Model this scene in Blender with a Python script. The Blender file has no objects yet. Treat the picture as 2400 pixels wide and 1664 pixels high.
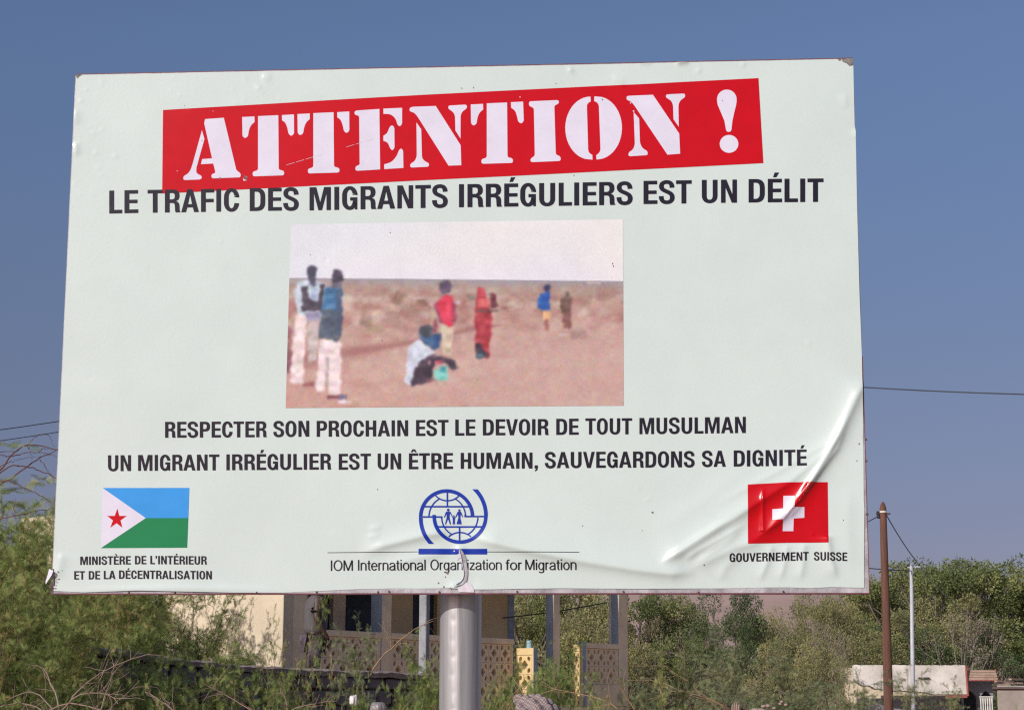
import bpy, bmesh, math, random
import numpy as np
from mathutils import Vector, Matrix
from mathutils.geometry import tessellate_polygon

scene = bpy.context.scene
C = bpy.context.scene.collection
rad = math.radians

# ------------------------------------------------------------------ camera
EYE = 1.6
FPX = 4500.0                       # focal length in pixels of the 2400 px wide photograph
PITCH, ROLL = 0.1823997, 0.0038167
cam = bpy.data.cameras.new('camera'); cam_o = bpy.data.objects.new('camera', cam); C.objects.link(cam_o)
cam.sensor_width = 36; cam.lens = FPX / 2400 * 36; cam.clip_start = 0.1; cam.clip_end = 9000
_f = Vector((0, math.cos(PITCH), math.sin(PITCH))); _u0 = Vector((0, -math.sin(PITCH), math.cos(PITCH))); _r0 = Vector((1, 0, 0))
_r = _r0 * math.cos(ROLL) + _u0 * math.sin(ROLL); _u = _r0 * -math.sin(ROLL) + _u0 * math.cos(ROLL)
cam_o.matrix_world = Matrix.Translation((0, 0, EYE)) @ Matrix(((_r.x, _u.x, -_f.x), (_r.y, _u.y, -_f.y), (_r.z, _u.z, -_f.z))).to_4x4()
scene.camera = cam_o

# ------------------------------------------------------------------ sky and sun
SUN_EL, SUN_AZ = rad(27), rad(39.5)  # sun behind the photographer's left shoulder
w = bpy.data.worlds.new('World'); scene.world = w; w.use_nodes = True
nt = w.node_tree; nt.nodes.clear()
sky = nt.nodes.new('ShaderNodeTexSky'); sky.sky_type = 'NISHITA'; sky.sun_disc = False
sky.sun_elevation = SUN_EL; sky.sun_rotation = rad(180) + SUN_AZ
sky.altitude = 0; sky.air_density = 0.75; sky.dust_density = 1.2; sky.ozone_density = 4.0
bgn = nt.nodes.new('ShaderNodeBackground'); bgn.inputs[1].default_value = 0.105
out = nt.nodes.new('ShaderNodeOutputWorld')
# dusty desert air: the clear sky is dulled towards the horizon, the same way in every direction
tcw = nt.nodes.new('ShaderNodeTexCoord'); sxyz = nt.nodes.new('ShaderNodeSeparateXYZ'); nt.links.new(tcw.outputs['Generated'], sxyz.inputs[0])
dust = nt.nodes.new('ShaderNodeValToRGB'); nt.links.new(sxyz.outputs['Z'], dust.inputs[0])
while len(dust.color_ramp.elements) < 5: dust.color_ramp.elements.new(.5)
for e_, (p_, c_) in zip(dust.color_ramp.elements, ((0, (.72, .47, .47)), (.09, (.76, .535, .55)), (.167, (.86, .645, .615)), (.335, (1.10, .97, .93)), (1, (1.2, 1.1, 1.05)))): e_.position = p_; e_.color = (*c_, 1)
mixw = nt.nodes.new('ShaderNodeMix'); mixw.data_type = 'RGBA'; mixw.blend_type = 'MULTIPLY'; mixw.inputs[0].default_value = 1
nt.links.new(sky.outputs[0], mixw.inputs[6]); nt.links.new(dust.outputs[0], mixw.inputs[7]); nt.links.new(mixw.outputs[2], bgn.inputs[0]); nt.links.new(bgn.outputs[0], out.inputs[0])
sl = bpy.data.lights.new('sun', 'SUN'); sl.energy = 3.65; sl.angle = rad(0.53); sl.color = (1.0, 0.95, 0.89)
so = bpy.data.objects.new('sun', sl); C.objects.link(so)
sd = Vector((-math.sin(SUN_AZ) * math.cos(SUN_EL), -math.cos(SUN_AZ) * math.cos(SUN_EL), math.sin(SUN_EL)))
so.rotation_euler = sd.to_track_quat('Z', 'Y').to_euler(); so.location = (0, 0, 30)
scene.view_settings.view_transform = 'Standard'; scene.view_settings.look = 'None'
scene.view_settings.gamma = 1; scene.view_settings.exposure = 0.0; scene.view_settings.use_curve_mapping = False
scene.render.engine = 'CYCLES'
scene.cycles.use_denoising = False; scene.cycles.filter_width = 1.25; scene.cycles.max_bounces = 6; scene.cycles.transparent_max_bounces = 8

# ------------------------------------------------------------------ measuring helpers
def ray(px, py):
    """direction of the line of sight through a pixel of the 2400x1664 photograph"""
    return (_f * FPX + _r * (px - 1200) + _u * (832 - py)).normalized()
def at(px, py, Y):
    d = ray(px, py); t = Y / d.y
    return Vector((d.x * t, Y, EYE + d.z * t))
def zat(py, Y, px=1200): return at(px, py, Y).z
def xat(px, Y, py=1560): return at(px, py, Y).x

# ------------------------------------------------------------------ object helpers
def tag(o, label=None, cat=None, group=None, kind=None):
    if label: o['label'] = label
    if cat: o['category'] = cat
    if group: o['group'] = group
    if kind: o['kind'] = kind
    return o
def empty(name, loc, label, cat, group=None, rz=0):
    o = bpy.data.objects.new(name, None); C.objects.link(o); o.location = loc; o.rotation_euler = (0, 0, rz)
    o.empty_display_size = 0.2
    return tag(o, label, cat, group)
def link(name, me, parent=None, mat=None, label=None):
    o = bpy.data.objects.new(name, me); C.objects.link(o)
    if mat is not None and not me.materials: me.materials.append(mat)
    if parent is not None: o.parent = parent
    if label: o['label'] = label
    return o
def copy_tree(o, parent=None):
    c = o.copy(); C.objects.link(c); c.parent = parent
    for ch in list(o.children): copy_tree(ch, c)
    return c
class MB:
    def __init__(s): s.v = []; s.f = []
    def add(s, vs, fs):
        n = len(s.v); s.v += [tuple(p) for p in vs]; s.f += [tuple(i + n for i in f) for f in fs]; return s
    def box(s, c, d, rz=0, taper=1.0):
        """box with centre of its base c, size d"""
        vs = []; ca, sa = math.cos(rz), math.sin(rz)
        for z, k in ((0, 1), (d[2], taper)):
            for x, y in ((-1, -1), (1, -1), (1, 1), (-1, 1)):
                a, b = x * d[0] / 2 * k, y * d[1] / 2 * k
                vs.append((c[0] + a * ca - b * sa, c[1] + a * sa + b * ca, c[2] + z))
        return s.add(vs, [(3, 2, 1, 0), (4, 5, 6, 7), (0, 1, 5, 4), (1, 2, 6, 5), (2, 3, 7, 6), (3, 0, 4, 7)])
    def tube(s, pts, r, n=6, cap=True):
        pts = [Vector(p) for p in pts]; k = len(pts)
        rr = r if isinstance(r, (list, tuple)) else [r] * k
        rings = []
        for i, p in enumerate(pts):
            t = (pts[min(i + 1, k - 1)] - pts[max(i - 1, 0)])
            t = t.normalized() if t.length > 1e-9 else Vector((0, 0, 1))
            a = t.orthogonal().normalized() if abs(t.z) < .9 else Vector((1, 0, 0)).cross(t).normalized()
            b = t.cross(a).normalized()
            rings.append([p + (a * math.cos(2 * math.pi * j / n) + b * math.sin(2 * math.pi * j / n)) * rr[i] for j in range(n)])
        vs = [q for rg in rings for q in rg]
        fs = [(i * n + j, i * n + (j + 1) % n, (i + 1) * n + (j + 1) % n, (i + 1) * n + j) for i in range(k - 1) for j in range(n)]
        if cap: fs += [tuple(range(n - 1, -1, -1)), tuple((k - 1) * n + j for j in range(n))]
        return s.add(vs, fs)
    def build(s, name, mat=None, parent=None, smooth=False, label=None, bevel=0):
        me = bpy.data.meshes.new(name); me.from_pydata(s.v, [], s.f); me.update()
        if bevel:
            bm = bmesh.new(); bm.from_mesh(me)
            bmesh.ops.remove_doubles(bm, verts=bm.verts, dist=1e-5)
            bmesh.ops.bevel(bm, geom=list(bm.edges), offset=bevel, segments=1, affect='EDGES', profile=.5)
            bm.to_mesh(me); bm.free()
        if smooth: me.polygons.foreach_set('use_smooth', [True] * len(me.polygons))
        return link(name, me, parent, mat, label)
def mesh_np(name, V, F, tone=None, smooth=False):
    """mesh from numpy vertices (n,3) and a list of face index arrays (m,k)"""
    me = bpy.data.meshes.new(name)
    F = [f for f in F if len(f)]
    nl = sum(f.size for f in F); nf = sum(len(f) for f in F)
    me.vertices.add(len(V)); me.vertices.foreach_set('co', np.asarray(V, np.float32).ravel())
    me.loops.add(nl); me.loops.foreach_set('vertex_index', np.concatenate([f.ravel() for f in F]).astype(np.int32))
    me.polygons.add(nf)
    sizes = np.concatenate([np.full(len(f), f.shape[1]) for f in F]).astype(np.int32)
    me.polygons.foreach_set('loop_start', np.concatenate([[0], np.cumsum(sizes)[:-1]]).astype(np.int32))
    me.polygons.foreach_set('loop_total', sizes)
    if smooth: me.polygons.foreach_set('use_smooth', np.ones(nf, bool))
    me.update(calc_edges=True)
    if tone is not None:
        a = me.attributes.new('tone', 'FLOAT', 'POINT'); a.data.foreach_set('value', np.asarray(tone, np.float32))
    return me

# ------------------------------------------------------------------ materials
def s2l(c): return tuple(((x / 255) / 12.92 if x / 255 <= .04045 else ((x / 255 + .055) / 1.055) ** 2.4) for x in c)
def new_mat(name):
    m = bpy.data.materials.new(name); m.use_nodes = True
    return m, m.node_tree, m.node_tree.nodes['Principled BSDF']
def mat(name, col, rough=.8, metal=0.0, var=.12, scale=3.0, bump=0.0, bscale=40, col2=None, detail=6, spec=None, coords='Object', stretch=None):
    m, t, b = new_mat(name)
    N = t.nodes; L = t.links
    tc = N.new('ShaderNodeTexCoord'); mp = N.new('ShaderNodeMapping')
    L.new(tc.outputs[coords], mp.inputs[0])
    if stretch: mp.inputs['Scale'].default_value = stretch
    n1 = N.new('ShaderNodeTexNoise'); n1.inputs['Scale'].default_value = scale; n1.inputs['Detail'].default_value = detail
    n1.inputs['Roughness'].default_value = .65
    L.new(mp.outputs[0], n1.inputs[0])
    r = N.new('ShaderNodeValToRGB'); L.new(n1.outputs[0], r.inputs[0])
    c2 = col2 or tuple(x * (1 - 2 * var) for x in col)
    c1 = col if col2 else tuple(min(1, x * (1 + var)) for x in col)
    r.color_ramp.elements[0].position = .32; r.color_ramp.elements[1].position = .68
    r.color_ramp.elements[0].color = (*c2, 1); r.color_ramp.elements[1].color = (*c1, 1)
    L.new(r.outputs[0], b.inputs['Base Color'])
    b.inputs['Roughness'].default_value = rough; b.inputs['Metallic'].default_value = metal
    if spec is not None: b.inputs['Specular IOR Level'].default_value = spec
    if bump:
        n2 = N.new('ShaderNodeTexNoise'); n2.inputs['Scale'].default_value = bscale; n2.inputs['Detail'].default_value = 5
        L.new(mp.outputs[0], n2.inputs[0])
        bp = N.new('ShaderNodeBump'); bp.inputs['Strength'].default_value = bump; bp.inputs['Distance'].default_value = .02
        L.new(n2.outputs[0], bp.inputs['Height']); L.new(bp.outputs[0], b.inputs['Normal'])
    return m
def leaf_mat(name, stops, trans=.35, rough=.55):
    """colour picked per leaf by the tone attribute; part of the light passes through the leaf"""
    m, t, b = new_mat(name); N = t.nodes; L = t.links
    at_ = N.new('ShaderNodeAttribute'); at_.attribute_name = 'tone'
    oi = N.new('ShaderNodeObjectInfo'); ad = N.new('ShaderNodeMath'); ad.operation = 'MULTIPLY_ADD'
    ad.inputs[1].default_value = .16; L.new(oi.outputs['Random'], ad.inputs[0]); L.new(at_.outputs['Fac'], ad.inputs[2])
    r = N.new('ShaderNodeValToRGB'); L.new(ad.outputs[0], r.inputs[0])
    while len(r.color_ramp.elements) < len(stops): r.color_ramp.elements.new(.5)
    for e, (p, c) in zip(r.color_ramp.elements, stops): e.position = p; e.color = (*c, 1)
    L.new(r.outputs[0], b.inputs['Base Color']); b.inputs['Roughness'].default_value = rough
    b.inputs['Specular IOR Level'].default_value = .3
    tr = N.new('ShaderNodeBsdfTranslucent'); L.new(r.outputs[0], tr.inputs[0])
    mx = N.new('ShaderNodeMixShader'); mx.inputs[0].default_value = trans
    L.new(b.outputs[0], mx.inputs[1]); L.new(tr.outputs[0], mx.inputs[2])
    L.new(mx.outputs[0], N['Material Output'].inputs['Surface'])
    return m

M_sheet = mat('vinyl_sheet', s2l((201, 213, 208)), rough=.19, var=.025, scale=2.2, col2=s2l((195, 207, 202)), bump=.03, bscale=55)
def print_mat(name, rgb, rough=.19, var=.03): return mat(name, s2l(rgb), rough=rough, var=var, scale=9)
M_red = print_mat('print_red', (190, 4, 20)); M_red.node_tree.nodes['Principled BSDF'].inputs['Specular IOR Level'].default_value = .3; M_white = print_mat('print_white', (214, 209, 224))
M_black = print_mat('print_black', (29, 22, 33), var=.06); M_blue = print_mat('print_blue', (12, 50, 156))
M_sky = print_mat('print_light_blue', (50, 146, 218)); M_green = print_mat('print_green', (4, 124, 74))
M_rim = mat('weathered_rim_paint', (.50, .475, .50), rough=.5, col2=(.22, .20, .21), scale=9, bump=.2)
M_rimred = mat('maroon_edge_paint', (.16, .03, .05), rough=.6, var=.25, scale=20)
M_back = mat('panel_back_steel', (.32, .32, .33), rough=.5, metal=.5, scale=4)
M_bolt = mat('rusty_bolt_steel', (.12, .07, .06), rough=.7, var=.3, scale=60)
M_galv = mat('galvanised_pole_steel', (.50, .49, .49), rough=.40, metal=.45, col2=(.29, .285, .285), scale=26, bump=.10, bscale=60, stretch=(1, 1, .035))
M_tear = mat('torn_vinyl_underside', (.36, .35, .37), rough=.5, var=.25, scale=40)
M_scuff = mat('bare_scuffed_metal', (.20, .18, .17), rough=.7, var=.4, scale=50)

# ------------------------------------------------------------------ the billboard
YAW, SX, SY, SZ, SW, SH = -0.0746793, -0.279315, 9.40081, 2.1555, 4.0, 2.6763
TX = Vector((math.cos(YAW), math.sin(YAW), 0)); SC = Vector((SX, SY, SZ)); SN = Vector((math.sin(YAW), -math.cos(YAW), 0))
def plane(px, py):
    """photo pixel -> metres on the board face (s to the right of its centre, z above its lower edge)"""
    d = ray(px, py); o = Vector((0, 0, EYE))
    t = (SC - o).dot(SN) / d.dot(SN); p = o + d * t - SC
    return p.dot(TX), p.z
_src = np.array([(-2, 0), (2, 0), (2, SH), (-2, SH)], float)
def to_px(s, z):
    P = np.stack([SX + s * TX.x, SY + s * TX.y, SZ + z - EYE], -1)
    d = P @ np.array(_f); return 1200 + FPX * (P @ np.array(_r)) / d, 832 - FPX * (P @ np.array(_u)) / d

RIDGES = [  # (polyline in photo pixels running right to left, height mm, width px above, width px below, crest rounding px, start taper, end taper)
    ([(2030, 880), (1965, 1022), (1902, 1122), (1852, 1192), (1795, 1244), (1742, 1280)], 24, 26, 12, 5, .10, .25),
    ([(1990, 985), (1962, 1052), (1902, 1130), (1874, 1172), (1832, 1220), (1756, 1273)], 7.5, 4.5, 4.5, 1.5, .25, .3),
    ([(1995, 960), (1941, 1066), (1893, 1138), (1866, 1176)], 7.0, 4.5, 4.5, 1.5, .3, .2),
    ([(1880, 1180), (1858, 1204), (1846, 1216)], 4.5, 5, 5, 2, .3, .3),
    ([(1990, 985), (1930, 1060), (1850, 1130), (1747, 1196), (1680, 1240), (1613, 1284), (1540, 1328)], 21, 38, 11, 6, .5, .12),
    ([(1720, 1212), (1680, 1236), (1613, 1279), (1545, 1324)], 7.5, 5, 5, 2, .25, .2),
    ([(1760, 1222), (1690, 1262), (1635, 1292), (1600, 1316)], 9, 12, 6, 3, .3, .15),
    ([(1815, 1258), (1720, 1284), (1650, 1318), (1600, 1338)], 14, 22, 12, 7, .3, .3),
    ([(1640, 1338), (1575, 1344), (1500, 1336), (1430, 1325), (1357, 1313), (1230, 1288), (1160, 1272), (1085, 1256)], 22, 28, 10, 7, .12, .15),
    ([(1500, 1268), (1640, 1180), (1800, 1060)][::-1], 4, 26, 26, 14, .4, .4),
    ([(1985, 1010), (1860, 1085), (1740, 1150), (1640, 1205)], 4.5, 14, 7, 4, .3, .4), ([(1745, 1240), (1690, 1274), (1640, 1300)], 4, 6, 5, 2, .3, .3), ([(1740, 1250), (1680, 1290), (1620, 1325)], 4, 8, 6, 3, .3, .3),
    ([(1062, 1246), (1000, 1254), (905, 1278), (835, 1300)], 15, 22, 8, 5, .2, .3),
    ([(1060, 1290), (960, 1312), (880, 1335)], 7, 14, 9, 6, .2, .4),
    ([(1810, 1276), (1797, 1320), (1776, 1368)], 7, 14, 6, 4, .1, .3), ([(1845, 1276), (1836, 1330), (1824, 1368)], 5.5, 10, 5, 4, .1, .3),
    ([(1885, 1272), (1880, 1330), (1872, 1366)], 6.5, 12, 6, 4, .1, .3), ([(1938, 1250), (1946, 1310), (1962, 1362)], 11, 16, 6, 4, .1, .3),
    ([(1740, 1290), (1700, 1330), (1680, 1368)], 6, 16, 9, 6, .2, .3),
    ([(1990, 1130), (1985, 1230), (1995, 1340)], 4, 22, 12, 10, .3, .3),
    ([(1788, 1140), (1787, 1200), (1787, 1248)], 7, 4, 3, 1.5, .3, .03),
    ([(900, 1234), (860, 1240)], 3, 5, 5, 3, .4, .4), ([(895, 1254), (855, 1260)], 2.5, 5, 5, 3, .4, .4),
    ([(1618, 142), (1602, 147), (1580, 150)], 12, 7, 4, 2, .3, .3), ([(1530, 145), (1490, 145)], 9, 6, 4, 2, .3, .3),
    ([(1345, 160), (1330, 172)], 5, 6, 6, 3, .4, .4), ([(640, 180), (610, 185)], 3, 7, 7, 4, .4, .4), ([(612, 200), (600, 215)], 2.5, 5, 5, 3, .4, .4),
    ([(182, 370), (176, 330)], 5, 5, 5, 3, .4, .4), ([(176, 300), (180, 250)], 4, 6, 6, 4, .4, .4),
    ([(1975, 215), (1985, 260)], 3, 7, 7, 4, .4, .4), ([(2005, 300), (2004, 330)], 4, 5, 5, 3, .4, .4), ([(1430, 178), (1470, 200)][::-1], 3, 7, 7, 4, .4, .4),
    ([(150, 1290), (140, 1330), (130, 1360)], 6, 10, 10, 6, .3, .3), ([(700, 1384), (420, 1379), (126, 1384)], 5, 8, 8, 5, .3, .3),
    ([(1300, 790), (700, 800)], 2.5, 90, 90, 60, .4, .4), ([(300, 600), (260, 1100)], 3, 70, 70, 50, .4, .4), ([(1750, 600), (1800, 900)], 3, 80, 80, 50, .4, .4),
]
rs = np.random.RandomState(4)
DIMPLES = [(x, y, a, s) for x, y, a, s in zip(rs.uniform(175, 240, 16), rs.uniform(190, 470, 16), rs.uniform(.5, 1.3, 16), rs.uniform(2, 4, 16))]
DIMPLES += [(x, y, a, s) for x, y, a, s in zip(rs.uniform(380, 700, 14), rs.uniform(175, 250, 14), rs.uniform(.4, 1.1, 14), rs.uniform(2, 4, 14))]
DIMPLES += [(x, y, a, s) for x, y, a, s in zip(rs.uniform(200, 1950, 50), rs.uniform(200, 1300, 50), rs.uniform(-1.2, 1.4, 50), rs.uniform(2, 5, 50))]
DIMPLES += [(1079, 1290, 9, 9), (1065, 1376, 6, 9), (1100, 1366, -4, 12), (1637 / 1.0, 168, 3, 4), (1742, 152, 3, 4)]
def height(s, z):
    """how far the loose vinyl stands off the board (metres)"""
    s = np.asarray(s, float); z = np.asarray(z, float); px, py = to_px(s, z)
    h = np.zeros_like(px)
    for pts, amp, sa, sb, ep, ta, tb in RIDGES:
        P = np.array(pts, float); seg = np.hypot(*(P[1:] - P[:-1]).T); T = np.concatenate([[0], np.cumsum(seg)]) / seg.sum()
        sig = max(sa, sb); lo = P.min(0) - 7 * sig; hi = P.max(0) + 7 * sig
        m = (px > lo[0]) & (px < hi[0]) & (py > lo[1]) & (py < hi[1])
        if not m.any(): continue
        x, y = px[m], py[m]; bb = np.full(x.shape, 1e9); tm = np.zeros(x.shape); sd_ = np.zeros(x.shape)
        for i in range(len(P) - 1):
            d = P[i + 1] - P[i]; u = np.clip(((x - P[i, 0]) * d[0] + (y - P[i, 1]) * d[1]) / (d @ d), 0, 1)
            dist = np.hypot(x - P[i, 0] - u * d[0], y - P[i, 1] - u * d[1])
            c = dist < bb; sd_ = np.where(c, d[0] * (y - P[i, 1]) - d[1] * (x - P[i, 0]), sd_); bb = np.where(c, dist, bb); tm = np.where(c, T[i] + u * (T[i + 1] - T[i]), tm)
        k = np.clip(tm / max(ta, 1e-3), 0, 1) * np.clip((1 - tm) / max(tb, 1e-3), 0, 1); k = k * k * (3 - 2 * k)
        sc_ = (sd_ / (abs(sd_) + 1e-9) * np.minimum(1, bb / ep)); wdt = sa + (sb - sa) * (.5 - .5 * sc_)
        h[m] += amp / 1000 * k * np.exp(-(np.sqrt(bb * bb + ep * ep) - ep) / wdt)
    for x0, y0, a, sg in DIMPLES:
        m = (abs(px - x0) < 4 * sg) & (abs(py - y0) < 4 * sg)
        h[m] += a / 1000 * np.exp(-((px[m] - x0) ** 2 + (py[m] - y0) ** 2) / (2 * sg * sg))
    h += .0012 * np.sin(s * 3.1 + 1.3 * z) + .0008 * np.sin(s * 7.7 - z * 5.1)
    return np.maximum(h, -.0015) + .0045

board = empty('billboard', (SX, SY + .16, 0), 'large white warning billboard on one round galvanised steel pole', 'billboard')
BI = Matrix.Translation(-board.location)
def B3(s, z, off=0.0):
    p = SC + TX * s + SN * off; return (p.x - board.location.x, p.y - board.location.y, SZ + z)
def on_board_np(s, z, off):
    s = np.asarray(s); P = np.empty((len(s), 3))
    P[:, 0] = SX + TX.x * s + SN.x * off - board.location.x; P[:, 1] = SY + TX.y * s + SN.y * off - board.location.y; P[:, 2] = SZ + np.asarray(z)
    return P
# panel box
th = .085
def slab(s0, s1, z0, z1, o0, o1):
    vs = [B3(s, z, o) for o in (o0, o1) for s, z in ((s0, z0), (s1, z0), (s1, z1), (s0, z1))]
    return vs, [(0, 1, 2, 3), (7, 6, 5, 4), (4, 5, 1, 0), (5, 6, 2, 1), (6, 7, 3, 2), (7, 4, 0, 3)]
m = MB(); m.add(*slab(-1.996, 1.996, .004, SH - .004, -.001, -th)); m.build('panel', M_back, board)
# rim: pale folded edge, a strip on each side
for nm, a in (('rim', (-2, 2, 0, .030)), ('rim', (-2, 2, SH - .012, SH)), ('rim', (-2, -1.988, .030, SH - .012)), ('rim', (1.972, 2, .030, SH - .012))):
    m = MB(); m.add(*slab(*a, .0015, -th + .002)); m.build(nm, M_rim, board)
m = MB(); m.add(*slab(-2.002, 2.002, -.006, -.0005, .003, -.03)); m.build('rim_edge', M_rimred, board)
m = MB(); m.add(*slab(2.0005, 2.004, 0, 1.15, .003, -.03)); m.build('rim_edge', M_rimred, board)
m = MB(); m.add(*slab(-2, 2, SH + .0005, SH + .004, .0025, -.02)); m.build('rim_edge', M_rimred, board)
for px in (302, 410, 602, 742, 886, 912, 1030, 1212, 1461, 1637, 1836):
    s, z = plane(px, 1386 + (px % 3)); m = MB()
    m.tube([Vector(B3(s, z, .001)), Vector(B3(s, z, .007))], [.0055, .004], 8); m.build('bolt', M_bolt, board)
for py in (1030, 1080, 1205):
    s, z = plane(2030 + (py - 1080) * .02, py); m = MB()
    m.tube([Vector(B3(s, z, .001)), Vector(B3(s, z, .009))], [.007, .005], 8); m.build('bolt', M_bolt, board)
# back stiffeners and brackets
for z in (.35, SH * .5, SH - .35):
    m = MB(); m.add(*slab(-1.95, 1.95, z - .03, z + .03, -th - .0005, -th - .04)); m.build('back_rail', M_back, board)

# vinyl sheet: bottom and side edges follow the photograph
def edge(tab, q): return np.interp(q, [a for a, b in tab], [b for a, b in tab])
BOT = [(124, 1384), (160, 1386), (200, 1388), (330, 1383.5), (450, 1386), (560, 1388.5), (680, 1388.5), (850, 1380.5), (940, 1378.5), (1000, 1379), (1075, 1378), (1110, 1381), (1160, 1381),
       (1240, 1379.5), (1330, 1378.2), (1420, 1379), (1500, 1379.5), (1600, 1379), (1700, 1378.5), (1800, 1376.5), (1850, 1376), (1900, 1378), (1950, 1375.5), (1990, 1376.5), (2023, 1377)]
RGT = [(141, 1999.5), (300, 2003), (318, 2005.5), (500, 2009), (700, 2014.5), (860, 2020.5), (900, 2021), (1000, 2023), (1040, 2022.5), (1060, 2024), (1180, 2024.5), (1200, 2026), (1280, 2025), (1377, 2025)]
NXg, NZg = 520, 350
u = np.linspace(0, 1, NXg + 1); v = np.linspace(0, 1, NZg + 1)
U, Vv = np.meshgrid(u, v)
top_z = SH - .004; left_s = -1.995
b_px = 124 + (2024 - 124) * u
bs, bz = zip(*[plane(x, float(edge(BOT, x))) for x in b_px]); bz = np.array(bz)
r_py = np.linspace(1377, 141, NZg + 1)
rsx = np.array([plane(float(edge(RGT, y)), y)[0] for y in r_py])
SS = left_s + (rsx[:, None] - left_s) * U
ZZ = bz[None, :] + (top_z - bz[None, :]) * Vv
# small torn notch at the lower left corner
HH = height(SS.ravel(), ZZ.ravel())
P = on_board_np(SS.ravel(), ZZ.ravel(), HH)
idx = np.arange((NXg + 1) * (NZg + 1)).reshape(NZg + 1, NXg + 1)
quads = np.stack([idx[:-1, :-1], idx[:-1, 1:], idx[1:, 1:], idx[1:, :-1]], -1).reshape(-1, 4)
cs = SS[:-1, :-1].ravel(); cz = ZZ[:-1, :-1].ravel(); cpx, cpy = to_px(cs, cz)
notch = ((cpx - 122) * .9 + abs(cpy - 1361) * .42 + 2.5 * np.sin(cpy * .9) < 13) & (cpy > 1336)
ctr = (np.hypot((cpx - 1042 - .4 * (cpy - 1378)) / 14, (cpy - 1382) / 3.5) < 1)
sheet = link('sheet', mesh_np('sheet', P, [quads[~(notch | ctr)]], smooth=True), board, M_sheet)
# thin turned-over side of the sheet, so that the edge has thickness
for nm, ring in (('sheet_hem', idx[0]), ('sheet_hem', idx[:, -1]), ('sheet_hem', idx[-1]), ('sheet_hem', idx[:, 0])):
    A = P[ring]; Bk = A.copy(); Bk[:, 0] -= SN.x * (HH[ring] - .0018); Bk[:, 1] -= SN.y * (HH[ring] - .0018)
    n = len(ring); Q = np.concatenate([A, Bk]); i = np.arange(n - 1)
    link(nm, mesh_np(nm, Q, [np.stack([i, i + 1, i + 1 + n, i + n], -1)], smooth=True), sheet, M_sheet)

# print: flat outlines cut along a grid so they follow every fold of the sheet
def lay(name, polys, material, layer=1, step=.012, label=None, parent=None):
    """polys: list of [outer, hole, ...] loops of photo pixels; laid on the sheet"""
    bm = bmesh.new()
    for loops in polys:
        L2 = [[Vector((*plane(*p), 0)) for p in lp] for lp in loops]
        flat = [p for lp in L2 for p in lp]
        vs = [bm.verts.new(p) for p in flat]
        for tri in tessellate_polygon(L2):
            a, b, c = (flat[i] for i in tri)
            if abs((b - a).cross(c - a).z) < 1e-10: continue
            try: bm.faces.new([vs[i] for i in tri])
            except ValueError: pass
    xs = [v_.co.x for v_ in bm.verts]; ys = [v_.co.y for v_ in bm.verts]
    for ax, lo, hi in ((0, min(xs), max(xs)), (1, min(ys), max(ys))):
        q = math.ceil(lo / step) * step
        while q < hi:
            no = (1, 0, 0) if ax == 0 else (0, 1, 0); co = (q, 0, 0) if ax == 0 else (0, q, 0)
            bmesh.ops.bisect_plane(bm, geom=list(bm.verts) + list(bm.edges) + list(bm.faces), dist=1e-6, plane_co=co, plane_no=no)
            q += step
    bm.normal_update()
    for f in bm.faces:
        if f.normal.z < 0: f.normal_flip()
    me = bpy.data.meshes.new(name); bm.to_mesh(me); bm.free()
    n = len(me.vertices); co = np.empty(n * 3); me.vertices.foreach_get('co', co); co = co.reshape(-1, 3)
    s_, z_ = co[:, 0], co[:, 1]; h = height(s_, z_); e = .003
    hs = (height(s_ + e, z_) - height(s_ - e, z_)) / (2 * e); hz = (height(s_, z_ + e) - height(s_, z_ - e)) / (2 * e)
    me.vertices.foreach_set('co', on_board_np(s_, z_, h + .0007 + .0005 * layer).ravel())
    T = np.array(TX); N = np.array(SN); K = np.array((0, 0, 1.0))
    nr = N[None] - hs[:, None] * T[None] - hz[:, None] * K[None]; nr /= np.linalg.norm(nr, axis=1)[:, None]
    me.polygons.foreach_set('use_smooth', [True] * len(me.polygons)); me.update()
    me.normals_split_custom_set_from_vertices([tuple(x) for x in nr])
    return link(name, me, parent or sheet, material, label)

def rounded(pts, n=5):
    """closed outline; a point (x, y, r) is rounded with radius r"""
    o = []; k = len(pts)
    for i, p in enumerate(pts):
        if len(p) == 2: o.append((p[0], p[1])); continue
        a = Vector(pts[i - 1][:2]); b = Vector(p[:2]); c = Vector(pts[(i + 1) % k][:2])
        da, dc = (a - b), (c - b); ra = min(p[2], da.length * .49); rc = min(p[2], dc.length * .49)
        A = b + da.normalized() * ra; D = b + dc.normalized() * rc
        for j in range(n + 1):
            t = j / n; q = A * (1 - t) ** 2 + b * 2 * t * (1 - t) + D * t * t; o.append((q.x, q.y))
    return o
def ell(cx, cy, rx, ry, n=28, a0=0, a1=360): 
    return [(cx + rx * math.cos(rad(a0 + (a1 - a0) * i / n)), cy + ry * math.sin(rad(a0 + (a1 - a0) * i / n))) for i in range(n + (abs(a1 - a0) < 360))]
def bez(p0, p1, p2, p3, n=10):
    return [tuple((1 - t) ** 3 * a + 3 * t * (1 - t) ** 2 * b + 3 * t * t * (1 - t) * c + t ** 3 * d for a, b, c, d in zip(p0, p1, p2, p3)) for t in [i / n for i in range(n)]]
def pen(path, wx, wy):
    L_, R_ = [], []
    for i, p in enumerate(path):
        a = path[max(i - 1, 0)]; b = path[min(i + 1, len(path) - 1)]
        dx, dy = b[0] - a[0], b[1] - a[1]; l = math.hypot(dx, dy); nx, ny = -dy / l, dx / l
        L_.append((p[0] + nx * wx, p[1] + ny * wy)); R_.append((p[0] - nx * wx, p[1] - ny * wy))
    return L_ + R_[::-1]

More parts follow.
